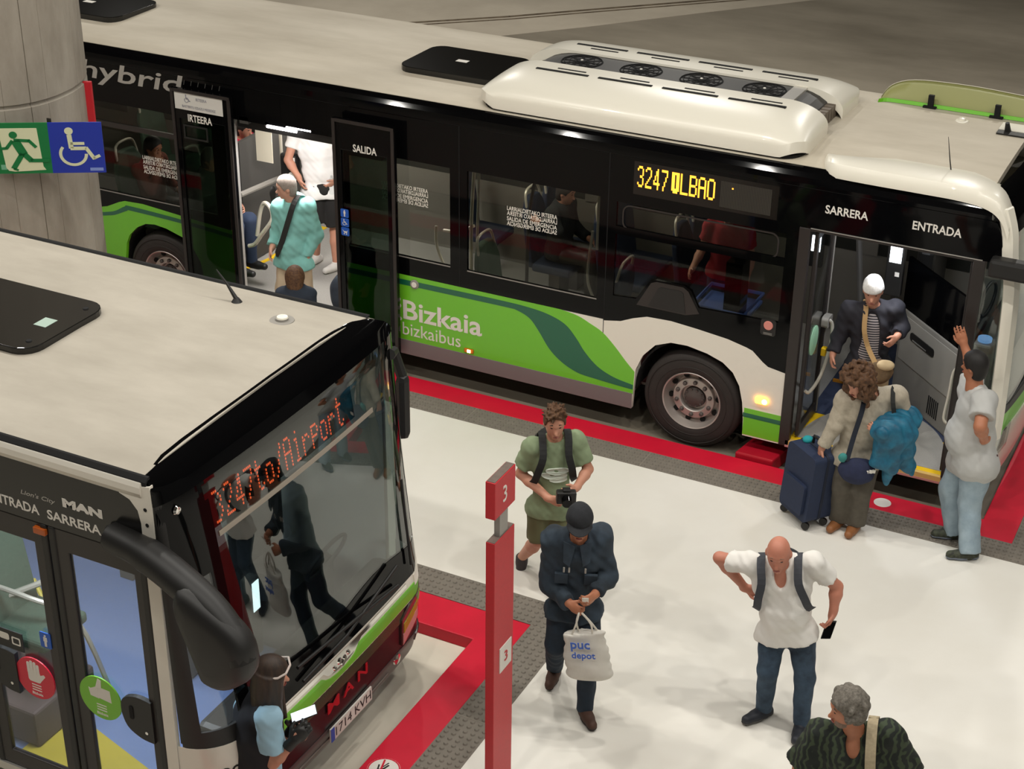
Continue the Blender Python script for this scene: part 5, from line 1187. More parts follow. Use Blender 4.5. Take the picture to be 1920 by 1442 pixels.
    if tm:
        Fp = Field(lo, hi, hc); e = o.get('trouser_e', .012); sh_ = o.get('shorts')
        sw = np.linalg.norm(J['shR']-J['shL'])/2; Fp.ell(pel+fw*(-.005+o.get('belly', 0)*.15), np.array([sw*.70*W_+.012+e, .110*W_+e, .13]), TF, .03)
        for q in 'RL':
            if sh_: Fp.cone(J['hip'+q], lerp(J['hip'+q], J['kn'+q], sh_), .090*W_+e, .080+e, .03, flat2=True)
            else:
                an = J['an'+q]-nrm(J['an'+q]-J['kn'+q])*o.get('leg_up', .0); Fp.cone(J['hip'+q], J['kn'+q], .084*W_+e, .060+e, .03); Fp.cone(J['kn'+q], an-nrm(J['kn'+q]-J['an'+q])*.03, .060+e, o.get('cuff', .050)+e*.6, .025, flat2=True)
        Fp.ripple(.0035, 55, 3); Fp.cut(pel+up*.13, up); Fp.build('trousers' if not sh_ else 'shorts', tm, R0)
    # --- shirt / jacket
    tp = o.get('top')
    if tp is not None:
        Fs = Field(lo, hi, hc); e = o.get('top_e', .010); chest_prims(Fs, e, .05); hem = o.get('hem', .06)
        if hem > 0: Fs.cone(pel+up*.10, pel-up*hem, .0, .0, 0) if False else Fs.ell(pel-up*(hem*.45), np.array([np.linalg.norm(J['shR']-J['shL'])/2*.74*W_+.016+e, .118*W_+e+o.get('belly', 0)*.6, .15]), TF, .05)
        if hem > 0:
            for q in 'RL': Fs.ell(J['hip'+q]+up*.0, np.array([.094*W_+o.get('trouser_e', .012)+.014]*3), None, .05)
        sl = o.get('sleeve', .5)
        for q in 'RL':
            a_, b_, c_ = J['sh'+q], J['el'+q], J['wr'+q]; aw_ = o.get('sleeve_w', 1.)
            if sl <= 1: Fs.cone(a_, lerp(a_, b_, sl), (.056*aw+e)*aw_, (.053*aw+e+o.get('flare', .006))*aw_, .035, flat2=True)
            else: Fs.cone(a_, b_, (.054*aw+e)*aw_, (.046*aw+e)*aw_, .035); Fs.cone(b_, lerp(b_, c_, sl-1), (.046*aw+e)*aw_, (.034+e)*aw_, .025, flat2=True)
        Fs.ripple(o.get('wrinkle', .004)*1.2, o.get('wfreq', 45)*.8, 11); Fs.ripple(o.get('wrinkle', .004)*.6, o.get('wfreq', 45)*2., 12); Fs.cut(pel-up*hem, -up); Fs.carve(nk+up*.055+fw*.028, np.array([.062, .066, .062])*o.get('neckr', 1.), TF)
        if o.get('vneck'): Fs.carve(nk-up*.02+fw*.10, np.array([.042, .08, .085]), TF)
        if o.get('open'): Fs.carve(lerp(nk, pel, .45)+fw*.17, np.array([o['open'], .10, .34]), TF)
        Fs.build(o.get('top_name', 'shirt'), tp, R0)
    for f in o.get('extra', ()): f(R0, J, TF)
    # --- shoes
    sm = o.get('shoes')
    if sm:
        for q in 'RL':
            an, to = J['an'+q], J['to'+q]; d = nrm((to-an)*np.array([1, 1, .0 if abs(to[2]-an[2]) < .12 else 1])); base = min(to[2], an[2]-.05) if not o.get('air'+q) else None
            c0 = an-d*.045; c0 = c0-np.array([0, 0, .05]); t0 = an+d*.155; t0 = t0+np.array([0, 0, to[2]-an[2]]) if base is None else np.array([t0[0], t0[1], c0[2]])
            Ff = Field(np.minimum(c0, t0)-.12, np.maximum(c0, t0)+.16, .008)
            Ff.cone(c0, lerp(c0, t0, .6), .041, .043, .02); Ff.cone(lerp(c0, t0, .5), t0, .043, .036, .02); Ff.cone(an-np.array([0, 0, .045]), an+np.array([0, 0, .012]), .046, .046, .025, flat2=True)
            fl = c0[2]-.034
            if base is not None and not o.get('air'+q):
                gz = J['root'][2]+.002; fl = gz if c0[2]-gz < .12 else fl; Ff.cut((0, 0, fl), (0, 0, -1))
            so = Ff.build('shoe', sm, R0)
            if o.get('sole'):
                Fo = Field(np.minimum(c0, t0)-.12, np.maximum(c0, t0)+.16, .008); Fo.cone(c0, lerp(c0, t0, .6), .046, .048, .02); Fo.cone(lerp(c0, t0, .5), t0, .048, .040, .02); Fo.cut((0, 0, fl), (0, 0, -1)); Fo.cut((0, 0, fl+.03), (0, 0, 1)); Fo.build('sole', o['sole'], so)
    return R0, TF, HF, J
def strap(par, name, pts, wdt, th, m, nvec):
    """flat band along pts; nvec gives the outward direction"""
    P = [np.array(p, float) for p in pts]; n = np.array(nvec, float); rows = []
    for i, p in enumerate(P):
        t = nrm(P[min(i+1, len(P)-1)]-P[max(i-1, 0)]); s_ = nrm(np.cross(t, n)); rows.append([tuple(p-s_*wdt/2), tuple(p+s_*wdt/2)])
    return MB().slab(rows, tuple(nrm(n)*th)).build(name, m, par)
def blob(par, name, prims, m, h=.01, ripple=0, cuts=()):
    """prims: ('c', p, q, r1, r2, k) cones or ('e', centre, radii, R, k) ellipsoids fused into one part"""
    P = []
    for q in prims: P += ([np.array(q[1])-max(q[3], q[4]), np.array(q[1])+max(q[3], q[4]), np.array(q[2])-max(q[3], q[4]), np.array(q[2])+max(q[3], q[4])] if q[0] == 'c' else [np.array(q[1])-max(q[2]), np.array(q[1])+max(q[2])])
    P = np.array(P); F = Field(P.min(0)-.04, P.max(0)+.04, h)
    for q in prims:
        if q[0] == 'c': F.cone(q[1], q[2], q[3], q[4], q[5])
        else: F.ell(q[1], q[2], q[3], q[4])
    if ripple: F.ripple(ripple, 60, 4)
    for p, n in cuts: F.cut(p, n)
    return F.build(name, m, par)

PJ = {
'bald': {'root': [2.036, -3.472, 0.1], 'head': [1.965, -3.594, 1.547], 'neck': [1.967, -3.511, 1.382], 'shR': [1.757, -3.546, 1.371], 'elR': [1.535, -3.521, 1.332], 'wrR': [1.708, -3.414, 1.069], 'haR': [1.758, -3.401, 1.063], 'shL': [2.163, -3.438, 1.431], 'elL': [2.315, -3.315, 1.218], 'wrL': [2.33, -3.394, 1.06], 'haL': [2.321, -3.428, 0.99], 'pel': [2.043, -3.47, 0.869], 'hipR': [1.957, -3.493, 0.796], 'hipL': [2.142, -3.444, 0.827], 'knR': [1.975, -3.591, 0.571], 'anR': [1.949, -3.509, 0.19], 'toR': [1.903, -3.59, 0.13], 'knL': [2.212, -3.487, 0.52], 'anL': [2.237, -3.537, 0.19], 'toL': [2.247, -3.632, 0.13]},
'greyhair': {'root': [3.031, -4.94, 0.1], 'head': [2.869, -5.051, 1.628], 'neck': [2.901, -4.964, 1.39], 'shR': [2.718, -4.998, 1.337], 'elR': [2.621, -5.016, 1.054], 'wrR': [2.636, -5.115, 0.89], 'haR': [2.646, -5.133, 0.784], 'shL': [3.09, -4.929, 1.421], 'elL': [3.233, -4.852, 1.092], 'wrL': [3.262, -4.948, 0.936], 'haL': [3.271, -4.967, 0.852], 'pel': [2.96, -4.953, 0.833], 'hipR': [2.875, -4.969, 0.756], 'hipL': [3.056, -4.935, 0.805], 'knR': [2.915, -5.012, 0.439], 'anR': [2.971, -5.111, 0.19], 'toR': [2.965, -5.179, 0.13], 'knL': [3.102, -4.927, 0.471], 'anL': [3.152, -4.929, 0.19], 'toL': [3.157, -4.982, 0.13]},
'cap': {'root': [0.739, -4.016, 0.1], 'head': [0.742, -4.123, 1.729], 'neck': [0.705, -4.052, 1.525], 'shR': [0.537, -4.103, 1.52], 'elR': [0.53, -4.139, 1.182], 'wrR': [0.739, -4.255, 1.156], 'haR': [0.803, -4.271, 1.134], 'shL': [0.835, -3.974, 1.545], 'elL': [0.896, -3.97, 1.258], 'wrL': [0.902, -4.185, 1.235], 'haL': [0.89, -4.245, 1.233], 'pel': [0.684, -4.039, 0.975], 'hipR': [0.611, -4.071, 0.922], 'hipL': [0.767, -4.004, 0.931], 'knR': [0.585, -4.104, 0.656], 'anR': [0.441, -3.795, 0.2], 'toR': [0.463, -3.901, 0.14], 'knL': [0.839, -4.103, 0.652], 'anL': [0.822, -4.092, 0.19], 'toL': [0.928, -4.204, 0.13]},
'green': {'root': [-0.04, -2.731, 0.1], 'head': [-0.07, -2.8, 1.624], 'neck': [-0.088, -2.753, 1.453], 'shR': [-0.237, -2.843, 1.389], 'elR': [-0.32, -2.859, 1.138], 'wrR': [-0.022, -2.965, 1.056], 'haR': [0.073, -2.977, 1.066], 'shL': [0.052, -2.668, 1.434], 'elL': [0.152, -2.644, 1.195], 'wrL': [0.152, -2.864, 1.145], 'haL': [0.136, -2.926, 1.141], 'pel': [-0.106, -2.761, 0.857], 'hipR': [-0.18, -2.795, 0.82], 'hipL': [-0.029, -2.727, 0.826], 'knR': [-0.175, -2.815, 0.552], 'anR': [-0.413, -2.626, 0.202], 'toR': [-0.421, -2.663, 0.04], 'knL': [0.028, -2.81, 0.522], 'anL': [0.065, -2.889, 0.19], 'toL': [0.138, -2.982, 0.13]},
'greytee': {'root': [2.684, -0.551, 0.1], 'head': [2.56, -0.569, 1.729], 'neck': [2.575, -0.567, 1.559], 'shL': [2.7, -0.731, 1.524], 'elL': [2.726, -0.909, 1.387], 'wrL': [2.746, -0.704, 1.165], 'haL': [2.779, -0.618, 1.16], 'shR': [2.529, -0.372, 1.389], 'elR': [2.49, -0.216, 1.533], 'wrR': [2.387, -0.17, 1.694], 'haR': [2.338, -0.177, 1.812], 'pel': [2.66, -0.555, 0.937], 'hipR': [2.597, -0.463, 0.801], 'hipL': [2.719, -0.647, 0.91], 'knR': [2.511, -0.516, 0.554], 'anR': [2.602, -0.539, 0.19], 'toR': [2.426, -0.618, 0.14], 'knL': [2.707, -0.669, 0.539], 'anL': [2.784, -0.789, 0.19], 'toL': [2.612, -0.884, 0.14]},
'curly': {'root': [1.739, -0.77, 0.1], 'head': [1.726, -0.875, 1.522], 'neck': [1.805, -0.775, 1.353], 'shR': [1.629, -0.846, 1.318], 'elR': [1.581, -0.888, 1.092], 'wrR': [1.505, -0.926, 0.884], 'haR': [1.484, -0.931, 0.795], 'shL': [2.007, -0.688, 1.377], 'elL': [2.098, -0.636, 1.168], 'wrL': [1.977, -0.92, 1.172], 'haL': [1.931, -0.972, 1.2], 'pel': [1.763, -0.764, 0.821], 'hipR': [1.682, -0.803, 0.757], 'hipL': [1.852, -0.744, 0.783], 'knR': [1.697, -0.861, 0.524], 'anR': [1.686, -0.796, 0.19], 'toR': [1.669, -0.888, 0.13], 'knL': [1.843, -0.828, 0.516], 'anL': [1.828, -0.807, 0.19], 'toL': [1.824, -0.881, 0.13]},
'whitecap': {'root': [1.571, 0.376, 0.33], 'head': [1.49, 0.256, 1.824], 'neck': [1.481, 0.357, 1.614], 'shR': [1.312, 0.299, 1.58], 'elR': [1.227, 0.3, 1.302], 'wrR': [1.217, 0.216, 1.179], 'haR': [1.213, 0.195, 1.093], 'shL': [1.662, 0.397, 1.627], 'elL': [1.732, 0.433, 1.474], 'wrL': [1.746, 0.251, 1.452], 'haL': [1.725, 0.206, 1.416], 'pel': [1.503, 0.361, 1.088], 'hipR': [1.419, 0.343, 1.023], 'hipL': [1.597, 0.382, 1.048], 'knR': [1.457, 0.3, 0.71], 'anR': [1.507, 0.24, 0.42], 'toR': [1.504, 0.172, 0.36], 'knL': [1.629, 0.369, 0.731], 'anL': [1.652, 0.416, 0.42], 'toL': [1.655, 0.361, 0.36]},
'hoodie': {'root': [-4.294, -0.028, 0.33], 'head': [-4.293, -0.064, 1.828], 'neck': [-4.27, -0.012, 1.658], 'shR': [-4.412, -0.013, 1.576], 'elR': [-4.471, -0.029, 1.296], 'wrR': [-4.461, -0.121, 1.182], 'haR': [-4.47, -0.151, 1.122], 'shL': [-4.098, 0.01, 1.638], 'elL': [-4.06, 0.061, 1.321], 'wrL': [-4.125, -0.033, 1.09], 'haL': [-4.16, -0.081, 1.032], 'pel': [-4.278, -0.017, 1.041], 'hipR': [-4.369, -0.02, 0.977], 'hipL': [-4.191, -0.018, 1.001], 'knR': [-4.379, -0.087, 0.73], 'anR': [-4.413, -0.163, 0.42], 'toR': [-4.518, -0.177, 0.36], 'knL': [-4.176, -0.007, 0.712], 'anL': [-4.112, -0.002, 0.42], 'toL': [-4.2, -0.021, 0.36]},
'passenger': {'root': [-4.747, 1.368, 0.33], 'head': [-4.813, 1.324, 2.134], 'neck': [-4.796, 1.336, 1.958], 'shR': [-5.02, 1.188, 1.865], 'elR': [-5.064, 1.099, 1.6], 'wrR': [-4.935, 1.101, 1.419], 'haR': [-4.915, 1.114, 1.322], 'shL': [-4.613, 1.456, 1.833], 'elL': [-4.552, 1.497, 1.503], 'wrL': [-4.621, 1.331, 1.375], 'haL': [-4.649, 1.289, 1.342], 'pel': [-4.792, 1.338, 1.269], 'hipR': [-4.871, 1.286, 1.199], 'hipL': [-4.69, 1.405, 1.18], 'knR': [-4.859, 1.258, 0.822], 'anR': [-4.952, 1.391, 0.42], 'toR': [-4.959, 1.31, 0.36], 'knL': [-4.688, 1.371, 0.771], 'anL': [-4.655, 1.316, 0.42], 'toL': [-4.668, 1.266, 0.36]},
'girl': {'root': [-0.477, -6.235, 0.0], 'head': [-0.335, -6.189, 1.502], 'neck': [-0.398, -6.174, 1.296], 'shR': [-0.292, -6.294, 1.259], 'elR': [-0.299, -6.275, 0.893], 'wrR': [-0.166, -6.248, 1.082], 'haR': [-0.129, -6.219, 1.132], 'shL': [-0.588, -6.119, 1.104], 'elL': [-0.414, -6.009, 0.796], 'wrL': [-0.291, -6.067, 0.999], 'haL': [-0.257, -6.065, 1.061], 'pel': [-0.463, -6.224, 0.747], 'hipR': [-0.391, -6.27, 0.747], 'hipL': [-0.546, -6.187, 0.62], 'knR': [-0.391, -6.27, 0.291], 'anR': [-0.304, -6.408, 0.09], 'toR': [-0.268, -6.33, 0.03], 'knL': [-0.539, -6.207, 0.198], 'anL': [-0.454, -6.329, 0.09], 'toL': [-0.416, -6.249, 0.03]},
}

# ------------------------------------------------------------------ people
CAMV = nrm(np.array([4.445, -12.6, 0]))
def tocam(p): v = np.array([4.445, -12.6, p[2]])-np.array(p); v[2] = 0; return nrm(v)
SK1 = skin('light', '#c98f76'); SK2 = skin('tan', '#b57657'); SK3 = skin('pale', '#d3a18a'); SK4 = skin('ruddy', '#c27f68')
HB = mat('hair_dark', '#241b17', .7, noise=.4, nscale=60); HBR = mat('hair_brown', '#3b2618', .75, noise=.5, nscale=50, col2='#6b4a2e'); HG = mat('hair_grey', '#7d776d', .8, noise=.5, nscale=60, col2='#4b453e')
HBL = mat('hair_black', '#15110f', .65, noise=.3, nscale=70); HLG = mat('hair_ash', '#9a8f86', .8, noise=.3, nscale=60); HLB = mat('hair_long_brown', '#1f1611', .6, noise=.6, nscale=26, col2='#3f2d20', stretch=(1, 1, .15))
DEN = mat('denim_dark', '#243140', .9, noise=.35, nscale=9, col2='#3f5265'); DENL = mat('denim_light', '#a3b5bf', .9, noise=.2, nscale=7, col2='#8699a6'); DENN = mat('denim_navy', '#22303f', .9, noise=.3, nscale=10, col2='#1a2531')
# 1 bald man
def sunk(R0, hd, HF, J, TF): pass
b, TF, HF, J = figure('person', 'bald person in a white polo shirt and blue jeans walking with a phone', PJ['bald'], SK4, tocam(PJ['bald']['root'])*1+np.array([-.05, 0, -.55]),
    dict(top=mat('polo_white', '#e3e0da', .85), sleeve=.62, flare=.012, hem=.05, belly=.03, trousers=DEN, shoes=mat('shoe_navy', '#20232c', .6), sole=M_DGREY, bulk=1.05, arm=1.08, curlR=.9, curlL=1.0, vneck=True, head=1.02, brow=mat('brow_fair', '#8f6a58', .8), wrinkle=.005))
def pack(label, J, TF, m, straps=True, body=True, off=.0, gm=None, both=True):
    fw, up, rt = TF[1], TF[2], TF[0]; c = lerp(J['neck'], J['pel'], .40)-fw*.20
    P = root('backpack', label, 'backpack', tuple(c))
    if body:
        F = Field(c-.4, c+.4, .012); F.ell(c-fw*.03, [.15, .10, .22], TF, .02); F.ell(c-up*.10-fw*.07, [.12, .07, .12], TF, .03); F.ripple(.003, 50, 2); F.build('pack', m, P)
    for s_ in ((1, -1) if both else (-1,)):
        sh = J['shR'] if s_ > 0 else J['shL']; a = lerp(sh, J['neck'], .42)
        pts = [a-fw*.15-up*.10, a-fw*.08+up*.045, a+up*.078+fw*.0, a+fw*.09+up*.04, a+fw*.150-up*.05, a+fw*.155+rt*s_*.03-up*.16, a+fw*.12+rt*s_*.05-up*.26, a+fw*.06+rt*s_*.07-up*.32]
        pts = smoothpts(pts, 3); rows = []
        strap(P, 'strap', pts, .055, .012, gm or m, fw+up*.35)
    return P
pack('dark backpack with grey straps worn by the bald person in white', J, TF, mat('pack_charcoal', '#25262a', .8), gm=mat('strap_grey', '#3a3d44', .8))
ph = root('mobile_phone', 'black phone held low by the bald person in white', 'phone', tuple(J['haL'])); c = J['haL']+np.array([0, 0, -.035])+TF[1]*.03
d_ = nrm(J['haL']-J['wrL']); MB().obox(c, TF[0]*.034, d_*.065, TF[1]*.006).build('case', M_MATTE, ph, bevel=.004); MB().obox(c+TF[1]*.0065, TF[0]*.030, d_*.058, TF[1]*.0008).build('screen', M_GLOSS, ph)

# 2 grey-haired man in a patterned shirt
def beard(R0, hd, HF, J, TF):
    F = Field(hd-.2, hd+.2, .008); F.ell(hd-HF[2]*.085+HF[1]*.045, [.058, .05, .05], HF, .01); F.ell(hd-HF[2]*.05+HF[1]*.01, [.076, .05, .05], HF, .02); F.carve(hd-HF[2]*.02+HF[1]*.10, [.048, .05, .05], HF); F.carve(hd+HF[2]*.05, [.2, .2, .075], HF); F.ripple(.003, 120, 4)
    F.build('beard', mat('beard_grey', '#8b7566', .85, noise=.4, nscale=60), R0)
lk = tocam(PJ['greyhair']['root']); lk = np.array([lk[0]*.35-lk[1]*-.9, lk[1]*.35+lk[0]*-.9, -.25]); lk = nrm(np.array([-.88, -.55, -.28]))
b, TFg, HFg, Jg = figure('person', 'grey haired bearded person in a dark patterned shirt at the lower edge', PJ['greyhair'], SK2, lk,
    dict(top=stripes('shirt_leaf', '#171d19', '#20281f', 7, 'X', .85, 9., '#38432f'), sleeve=.85, sleeve_w=1.25, flare=.02, hem=.15, vneck=True, trousers=DENN, shoes=M_MATTE, hair='grey_wavy', hair_m=HG, brow=HG, head_extra=(beard,), bulk=1.12, arm=1.1, belly=.02, head=1.05, wrinkle=.006))
sc = root('shoulder_scarf', 'pale beige strap hanging over the shoulder of the grey haired person', 'strap', tuple(Jg['shL'])); a = lerp(Jg['shL'], Jg['neck'], .45); fw, up, rt = TFg[1], TFg[2], TFg[0]
strap(sc, 'band', smoothpts([a-fw*.16-up*.12, a-fw*.10+up*.05, a+up*.095, a+fw*.10+up*.05, a+fw*.165-up*.06, a+fw*.175-up*.2, a+fw*.165-up*.32], 4), .06, .012, mat('scarf_beige', '#b3a487', .9, noise=.2, nscale=60), fw+up*.3)
# 3 man in cap and denim jacket with a tote
def cap_hat(col, brim=True, soft=0., name='cap', mm=None):
    def f(R0, hd, HF, J, TF):
        F = Field(hd-.26, hd+.26, .009); F.ell(hd+HF[2]*.035-HF[1]*.003, np.array([.092, .110, .105+soft])*1.0, HF, 0); F.cut(hd+HF[2]*.028+HF[1]*0, -HF[2]+HF[1]*-.0)
        m_ = mm or mat('hat_'+name, col, .9, noise=.25, nscale=60); F.ripple(.002, 70, 1); o = F.build('hat', m_, R0)
        if brim:
            P = []
            for i in range(9):
                a = -1.15+2.3*i/8; P.append([tuple(hd+HF[2]*(.040-.012*k+.0)+HF[0]*math.sin(a)*(.088+.004*k)+HF[1]*(math.cos(a)*(.098+.0)+.040*k*math.cos(a))) for k in (0, .6, 1.2, 1.7)])
            MB().slab(P, tuple(-HF[2]*.006)).build('brim', m_, o, smooth=True)
    return f
JC = PJ['cap']
JK = mat('jacket_denim', '#222a31', .9, noise=.45, nscale=5, col2='#35424f')
def jacket_bits(R0, J, TF):
    fw, up, rt = TF[1], TF[2], TF[0]
    for s_ in (1, -1):
        a = lerp(J['neck'], J['shR'] if s_ > 0 else J['shL'], .28)+fw*.085+up*.01
        MB().poly([(-.03, .02), (.05, .05), (.045, -.08), (.0, -.11)], lambda x, z, d, a=a, s_=s_: tuple(a+rt*s_*x+up*z+fw*(d+.035-.4*z)), 0, .01).build('collar', JK, R0)
        c = lerp(J['neck'], J['pel'], .42)+rt*s_*.10+fw*.135; MB().poly(rect(-.045, .045, -.03, .05), lambda x, z, d, c=c: tuple(c+rt*x+up*z+fw*d), -.02, .008).build('pocket_flap', JK, R0, bevel=.003)
    mb = MB()
    for s_ in (.05, .085, -.06): q = lerp(J['neck'], J['pel'], .24)+rt*s_+fw*.135; mb.tube([q, q-up*.035], .007)
    mb.build('drawstring', M_TXTG, R0)
b, TFc, HFc, Jc = figure('person', 'person in a black cap and dark denim jacket walking with a white tote bag', JC, SK2, tocam(JC['root'])+np.array([0, 0, -.62]),
    dict(top=JK, top_name='jacket', top_e=.022, sleeve=1.95, hem=.045, wrinkle=.008, wfreq=38, trousers=DENN, trouser_e=.014, shoes=mat('shoe_brown', '#4a3024', .7, noise=.2, nscale=20), sole=mat('sole_dark', '#2a2320', .8), head_extra=(cap_hat('#24262a', True, 0, 'black'),), hair='short', hair_m=HB, extra=(jacket_bits,), curlR=1.2, curlL=1.0, bulk=1.05))
# tote bag hanging from his hands
tb = root('tote_bag', 'white tote bag with blue lettering hanging from the hands of the capped person', 'bag', tuple(Jc['haR'])); n = tocam(Jc['haR']); r_ = np.array([-n[1], n[0], 0]); top = lerp(Jc['haR'], Jc['haL'], .35)+n*.05-np.array([0, 0, .03])
cT = top+r_*.03-np.array([0, 0, .13]); tilt = nrm(np.array([0, 0, -1.])+r_*.12)
F = Field(cT-.42, cT+.42, .011)
for k in range(6):
    t = k/5; q = cT+tilt*(.02+.34*t); F.ell(q, np.array([.145+.02*t, .035+.03*t, .07]), np.array([r_, n, [0, 0, 1]]), .03)
F.ripple(.007, 30, 9); F.cut(cT+tilt*.02, -tilt); F.build('bag_body', mat('tote_white', '#d3cfc6', .7, noise=.1, nscale=8), tb)
for s_ in (-.07, .07): MB().tube(smoothpts([cT+r_*(s_-.02)+tilt*.04+n*.02, cT+r_*s_*.7-tilt*.06+n*.02, top+r_*s_*.15, cT+r_*s_*.7-tilt*.05-n*.01, cT+r_*(s_+.03)+tilt*.04-n*.01], 4), .007, 6).build('handle', mat('tote_handle', '#cfc9bd', .8), tb)
tf = lambda a, b, d: tuple(cT+r_*a+tilt*(-b)+n*(.068+d+.02*min(1, max(0, -b/.3))))
mb = MB(); text_into(mb, 'puc', tf, -.10, .03, -.13, -.06, 0, offset=.02, th=.004); text_into(mb, 'depot', tf, -.10, .06, -.20, -.135, 0, offset=.02, th=.004); mb.build('bag_print', mat('print_blue', '#3a5fb4', .6), tb)
pp = root('paper_slip', 'small white paper slip between the hands of the capped person', 'paper', tuple(Jc['haL'])); q = Jc['haL']+n*.035-r_*.03; MB().obox(q, r_*.022, nrm(np.array([0, 0, 1])+n*.5)*.045, n*.0015).build('sheet', M_TXT, pp)

# 4 backpacker in a sage t-shirt
def tee_print(R0, J, TF):
    fw, up, rt = TF[1], TF[2], TF[0]; c = lerp(J['neck'], J['pel'], .40)+fw*.14
    mb = MB()
    for x, z, w_, h in ((-.02, .03, .09, .028), (.0, -.01, .10, .03), (-.03, -.045, .07, .02)): mb.poly(circ(x, z, w_, 18, h), lambda a, b, d: tuple(c+rt*a+up*b+fw*(d-.8*abs(a)**1.6)), -.03, .004)
    mb.build('shirt_print', mat('print_pale', '#cfd6c9', .8), R0)
b, TF, HF, J = figure('person', 'backpacker in a sage green t-shirt and olive shorts passing behind the red stop post', PJ['green'], SK1, tocam(PJ['green']['root'])+np.array([.15, 0, -.35]),
    dict(top=mat('tee_sage', '#8a9a78', .9, noise=.2, nscale=6), sleeve=.72, sleeve_w=1.12, hem=.06, trousers=mat('short_olive', '#66684a', .9), shorts=.98, shoes=mat('shoe_mixed', '#3b3436', .7), sole=M_GREY, airR=True, hair='quiff', hair_m=HBR, hair_t=.012, extra=(tee_print,), curlR=1.1, curlL=.9))
pack('black backpack worn by the backpacker in the sage t-shirt', J, TF, mat('pack_black', '#1a1b1b', .8))
cm = root('camera', 'black camera with a lens held in both hands by the sage t-shirt backpacker', 'camera', tuple(lerp(J['haR'], J['haL'], .5))); c = lerp(J['haR'], J['haL'], .5)+TF[1]*.05+np.array([0, 0, .03]); fw, up, rt = TF[1], TF[2], TF[0]
MB().obox(c, rt*.075, fw*.035, up*.05).build('camera_body', M_MATTE, cm, bevel=.012); MB().tube([c+fw*.02, c+fw*.09+up*-.01], .038, 18).build('lens', M_GLOSS, cm); MB().obox(c+up*.055, rt*.03, fw*.025, up*.015).build('viewfinder', M_MATTE, cm, bevel=.006)

# 5 man in a grey t-shirt leaning on the bus
def jean_bits(R0, J, TF):
    fw, up, rt = TF[1], TF[2], TF[0]; c = J['hipL']-fw*.095-rt*.02-up*.0
    mb = MB(); mb.poly([(-.07, .06), (.07, .06), (.065, -.06), (0, -.085), (-.065, -.06)], lambda a, b, d: tuple(c+nrm(fw*.6+rt*-.8)*a+up*b+nrm(-fw*.8-rt*.6)*(d+.03)), -.01, .006); mb.build('back_pocket', DENL, R0)
b, TF, HF, J = figure('person', 'person in a light grey t-shirt leaning one hand on the far bus', PJ['greytee'], SK2, nrm(np.array([-.95, .25, .02])),
    dict(top=mat('tee_grey', '#bdbdba', .9, noise=.08, nscale=6), sleeve=.66, sleeve_w=1.18, hem=.17, belly=.055, bulk=1.28, arm=1.28, trousers=DENL, trouser_e=.032, cuff=.068, shoes=mat('shoe_black', '#22231f', .7, noise=.4, nscale=40, col2='#4a4f3c'), sole=mat('sole_blue_grey', '#6d7480', .7), hair='short', hair_m=HBL, hair_t=.016,
         curlR=.10, spreadR=1.12, hand=1.1, palmR=np.array([-.1, 1., 0]), thR=(-1, 0, .2), curlL=.8, extra=(jean_bits,), wrinkle=.003))
wl = root('wallet', 'dark red wallet sticking out of a back jeans pocket', 'wallet', tuple(J['hipL'])); c = J['hipL']-TF[1]*.115+TF[2]*.06-TF[0]*.06; MB().obox(c, nrm(TF[1]*.6-TF[0]*.8)*.05, nrm(-TF[1]*.8-TF[0]*.6)*.012, TF[2]*.022).build('leather', mat('wallet_maroon', '#4f2a2c', .6), wl, bevel=.004)

# 6 curly haired woman with suitcase
b, TF, HF, J = figure('person', 'curly brown haired person in an oatmeal sweater stepping off with a suitcase', PJ['curly'], SK1, tocam(PJ['curly']['root'])*.8+np.array([-.55, 0, -.85]),
    dict(top=mat('sweater_oat', '#b5ab99', .95, noise=.15, nscale=40), top_name='sweater', top_e=.022, sleeve=1.92, hem=.09, trousers=mat('trouser_taupe', '#5d574d', .95, noise=.2, nscale=20), trouser_e=.03, cuff=.075, shoes=mat('clog_tan', '#8d5a33', .6), hair='curly', hair_m=HBR, curlR=1.2, curlL=.9, wrinkle=.004, leg_up=.02))
fw, up, rt = TF[1], TF[2], TF[0]
pouch = root('shoulder_bag', 'navy shoulder bag hanging in front of the curly haired person', 'bag', tuple(J['pel'])); c = lerp(J['hipR'], J['hipL'], .35)+fw*.20+up*.02
blob(pouch, 'bag_body', [('e', c, np.array([.15, .075, .11]), TF, .02), ('e', c-up*.04+fw*.03, np.array([.12, .06, .08]), TF, .03)], mat('bag_navy', '#232a48', .85, noise=.25, nscale=20), ripple=.005)
strap(pouch, 'strap', smoothpts([c-rt*-.10+up*.08+fw*.01, lerp(J['shR'], J['pel'], .5)+fw*.155+rt*.0, lerp(J['neck'], J['shR'], .35)+fw*.13-up*.03, lerp(J['neck'], J['shR'], .25)+up*.06], 4), .04, .008, mat('strap_navy', '#1d2330', .8), fw)
mb = MB()
for a in (.07, .10, .125): mb.obox(c+rt*-a+fw*.06+up*(.03+.2*(a-.1)), rt*.012, fw*.006, up*.014)
mb.build('charm', M_TXT, pouch); blob(pouch, 'mint_cloth', [('e', c+rt*.13+up*.10, np.array([.04, .03, .05]), TF, .01)], mat('mint', '#3f8c88', .9), ripple=.009)
jk = root('rain_jacket', 'teal blue jacket carried over the arm of the curly haired person', 'jacket', tuple(J['elL'])); c = lerp(J['wrL'], J['elL'], .45)+fw*.05; TL = mat('jacket_teal', '#1a6f8c', .55, noise=.35, nscale=12, col2='#0f4a66')
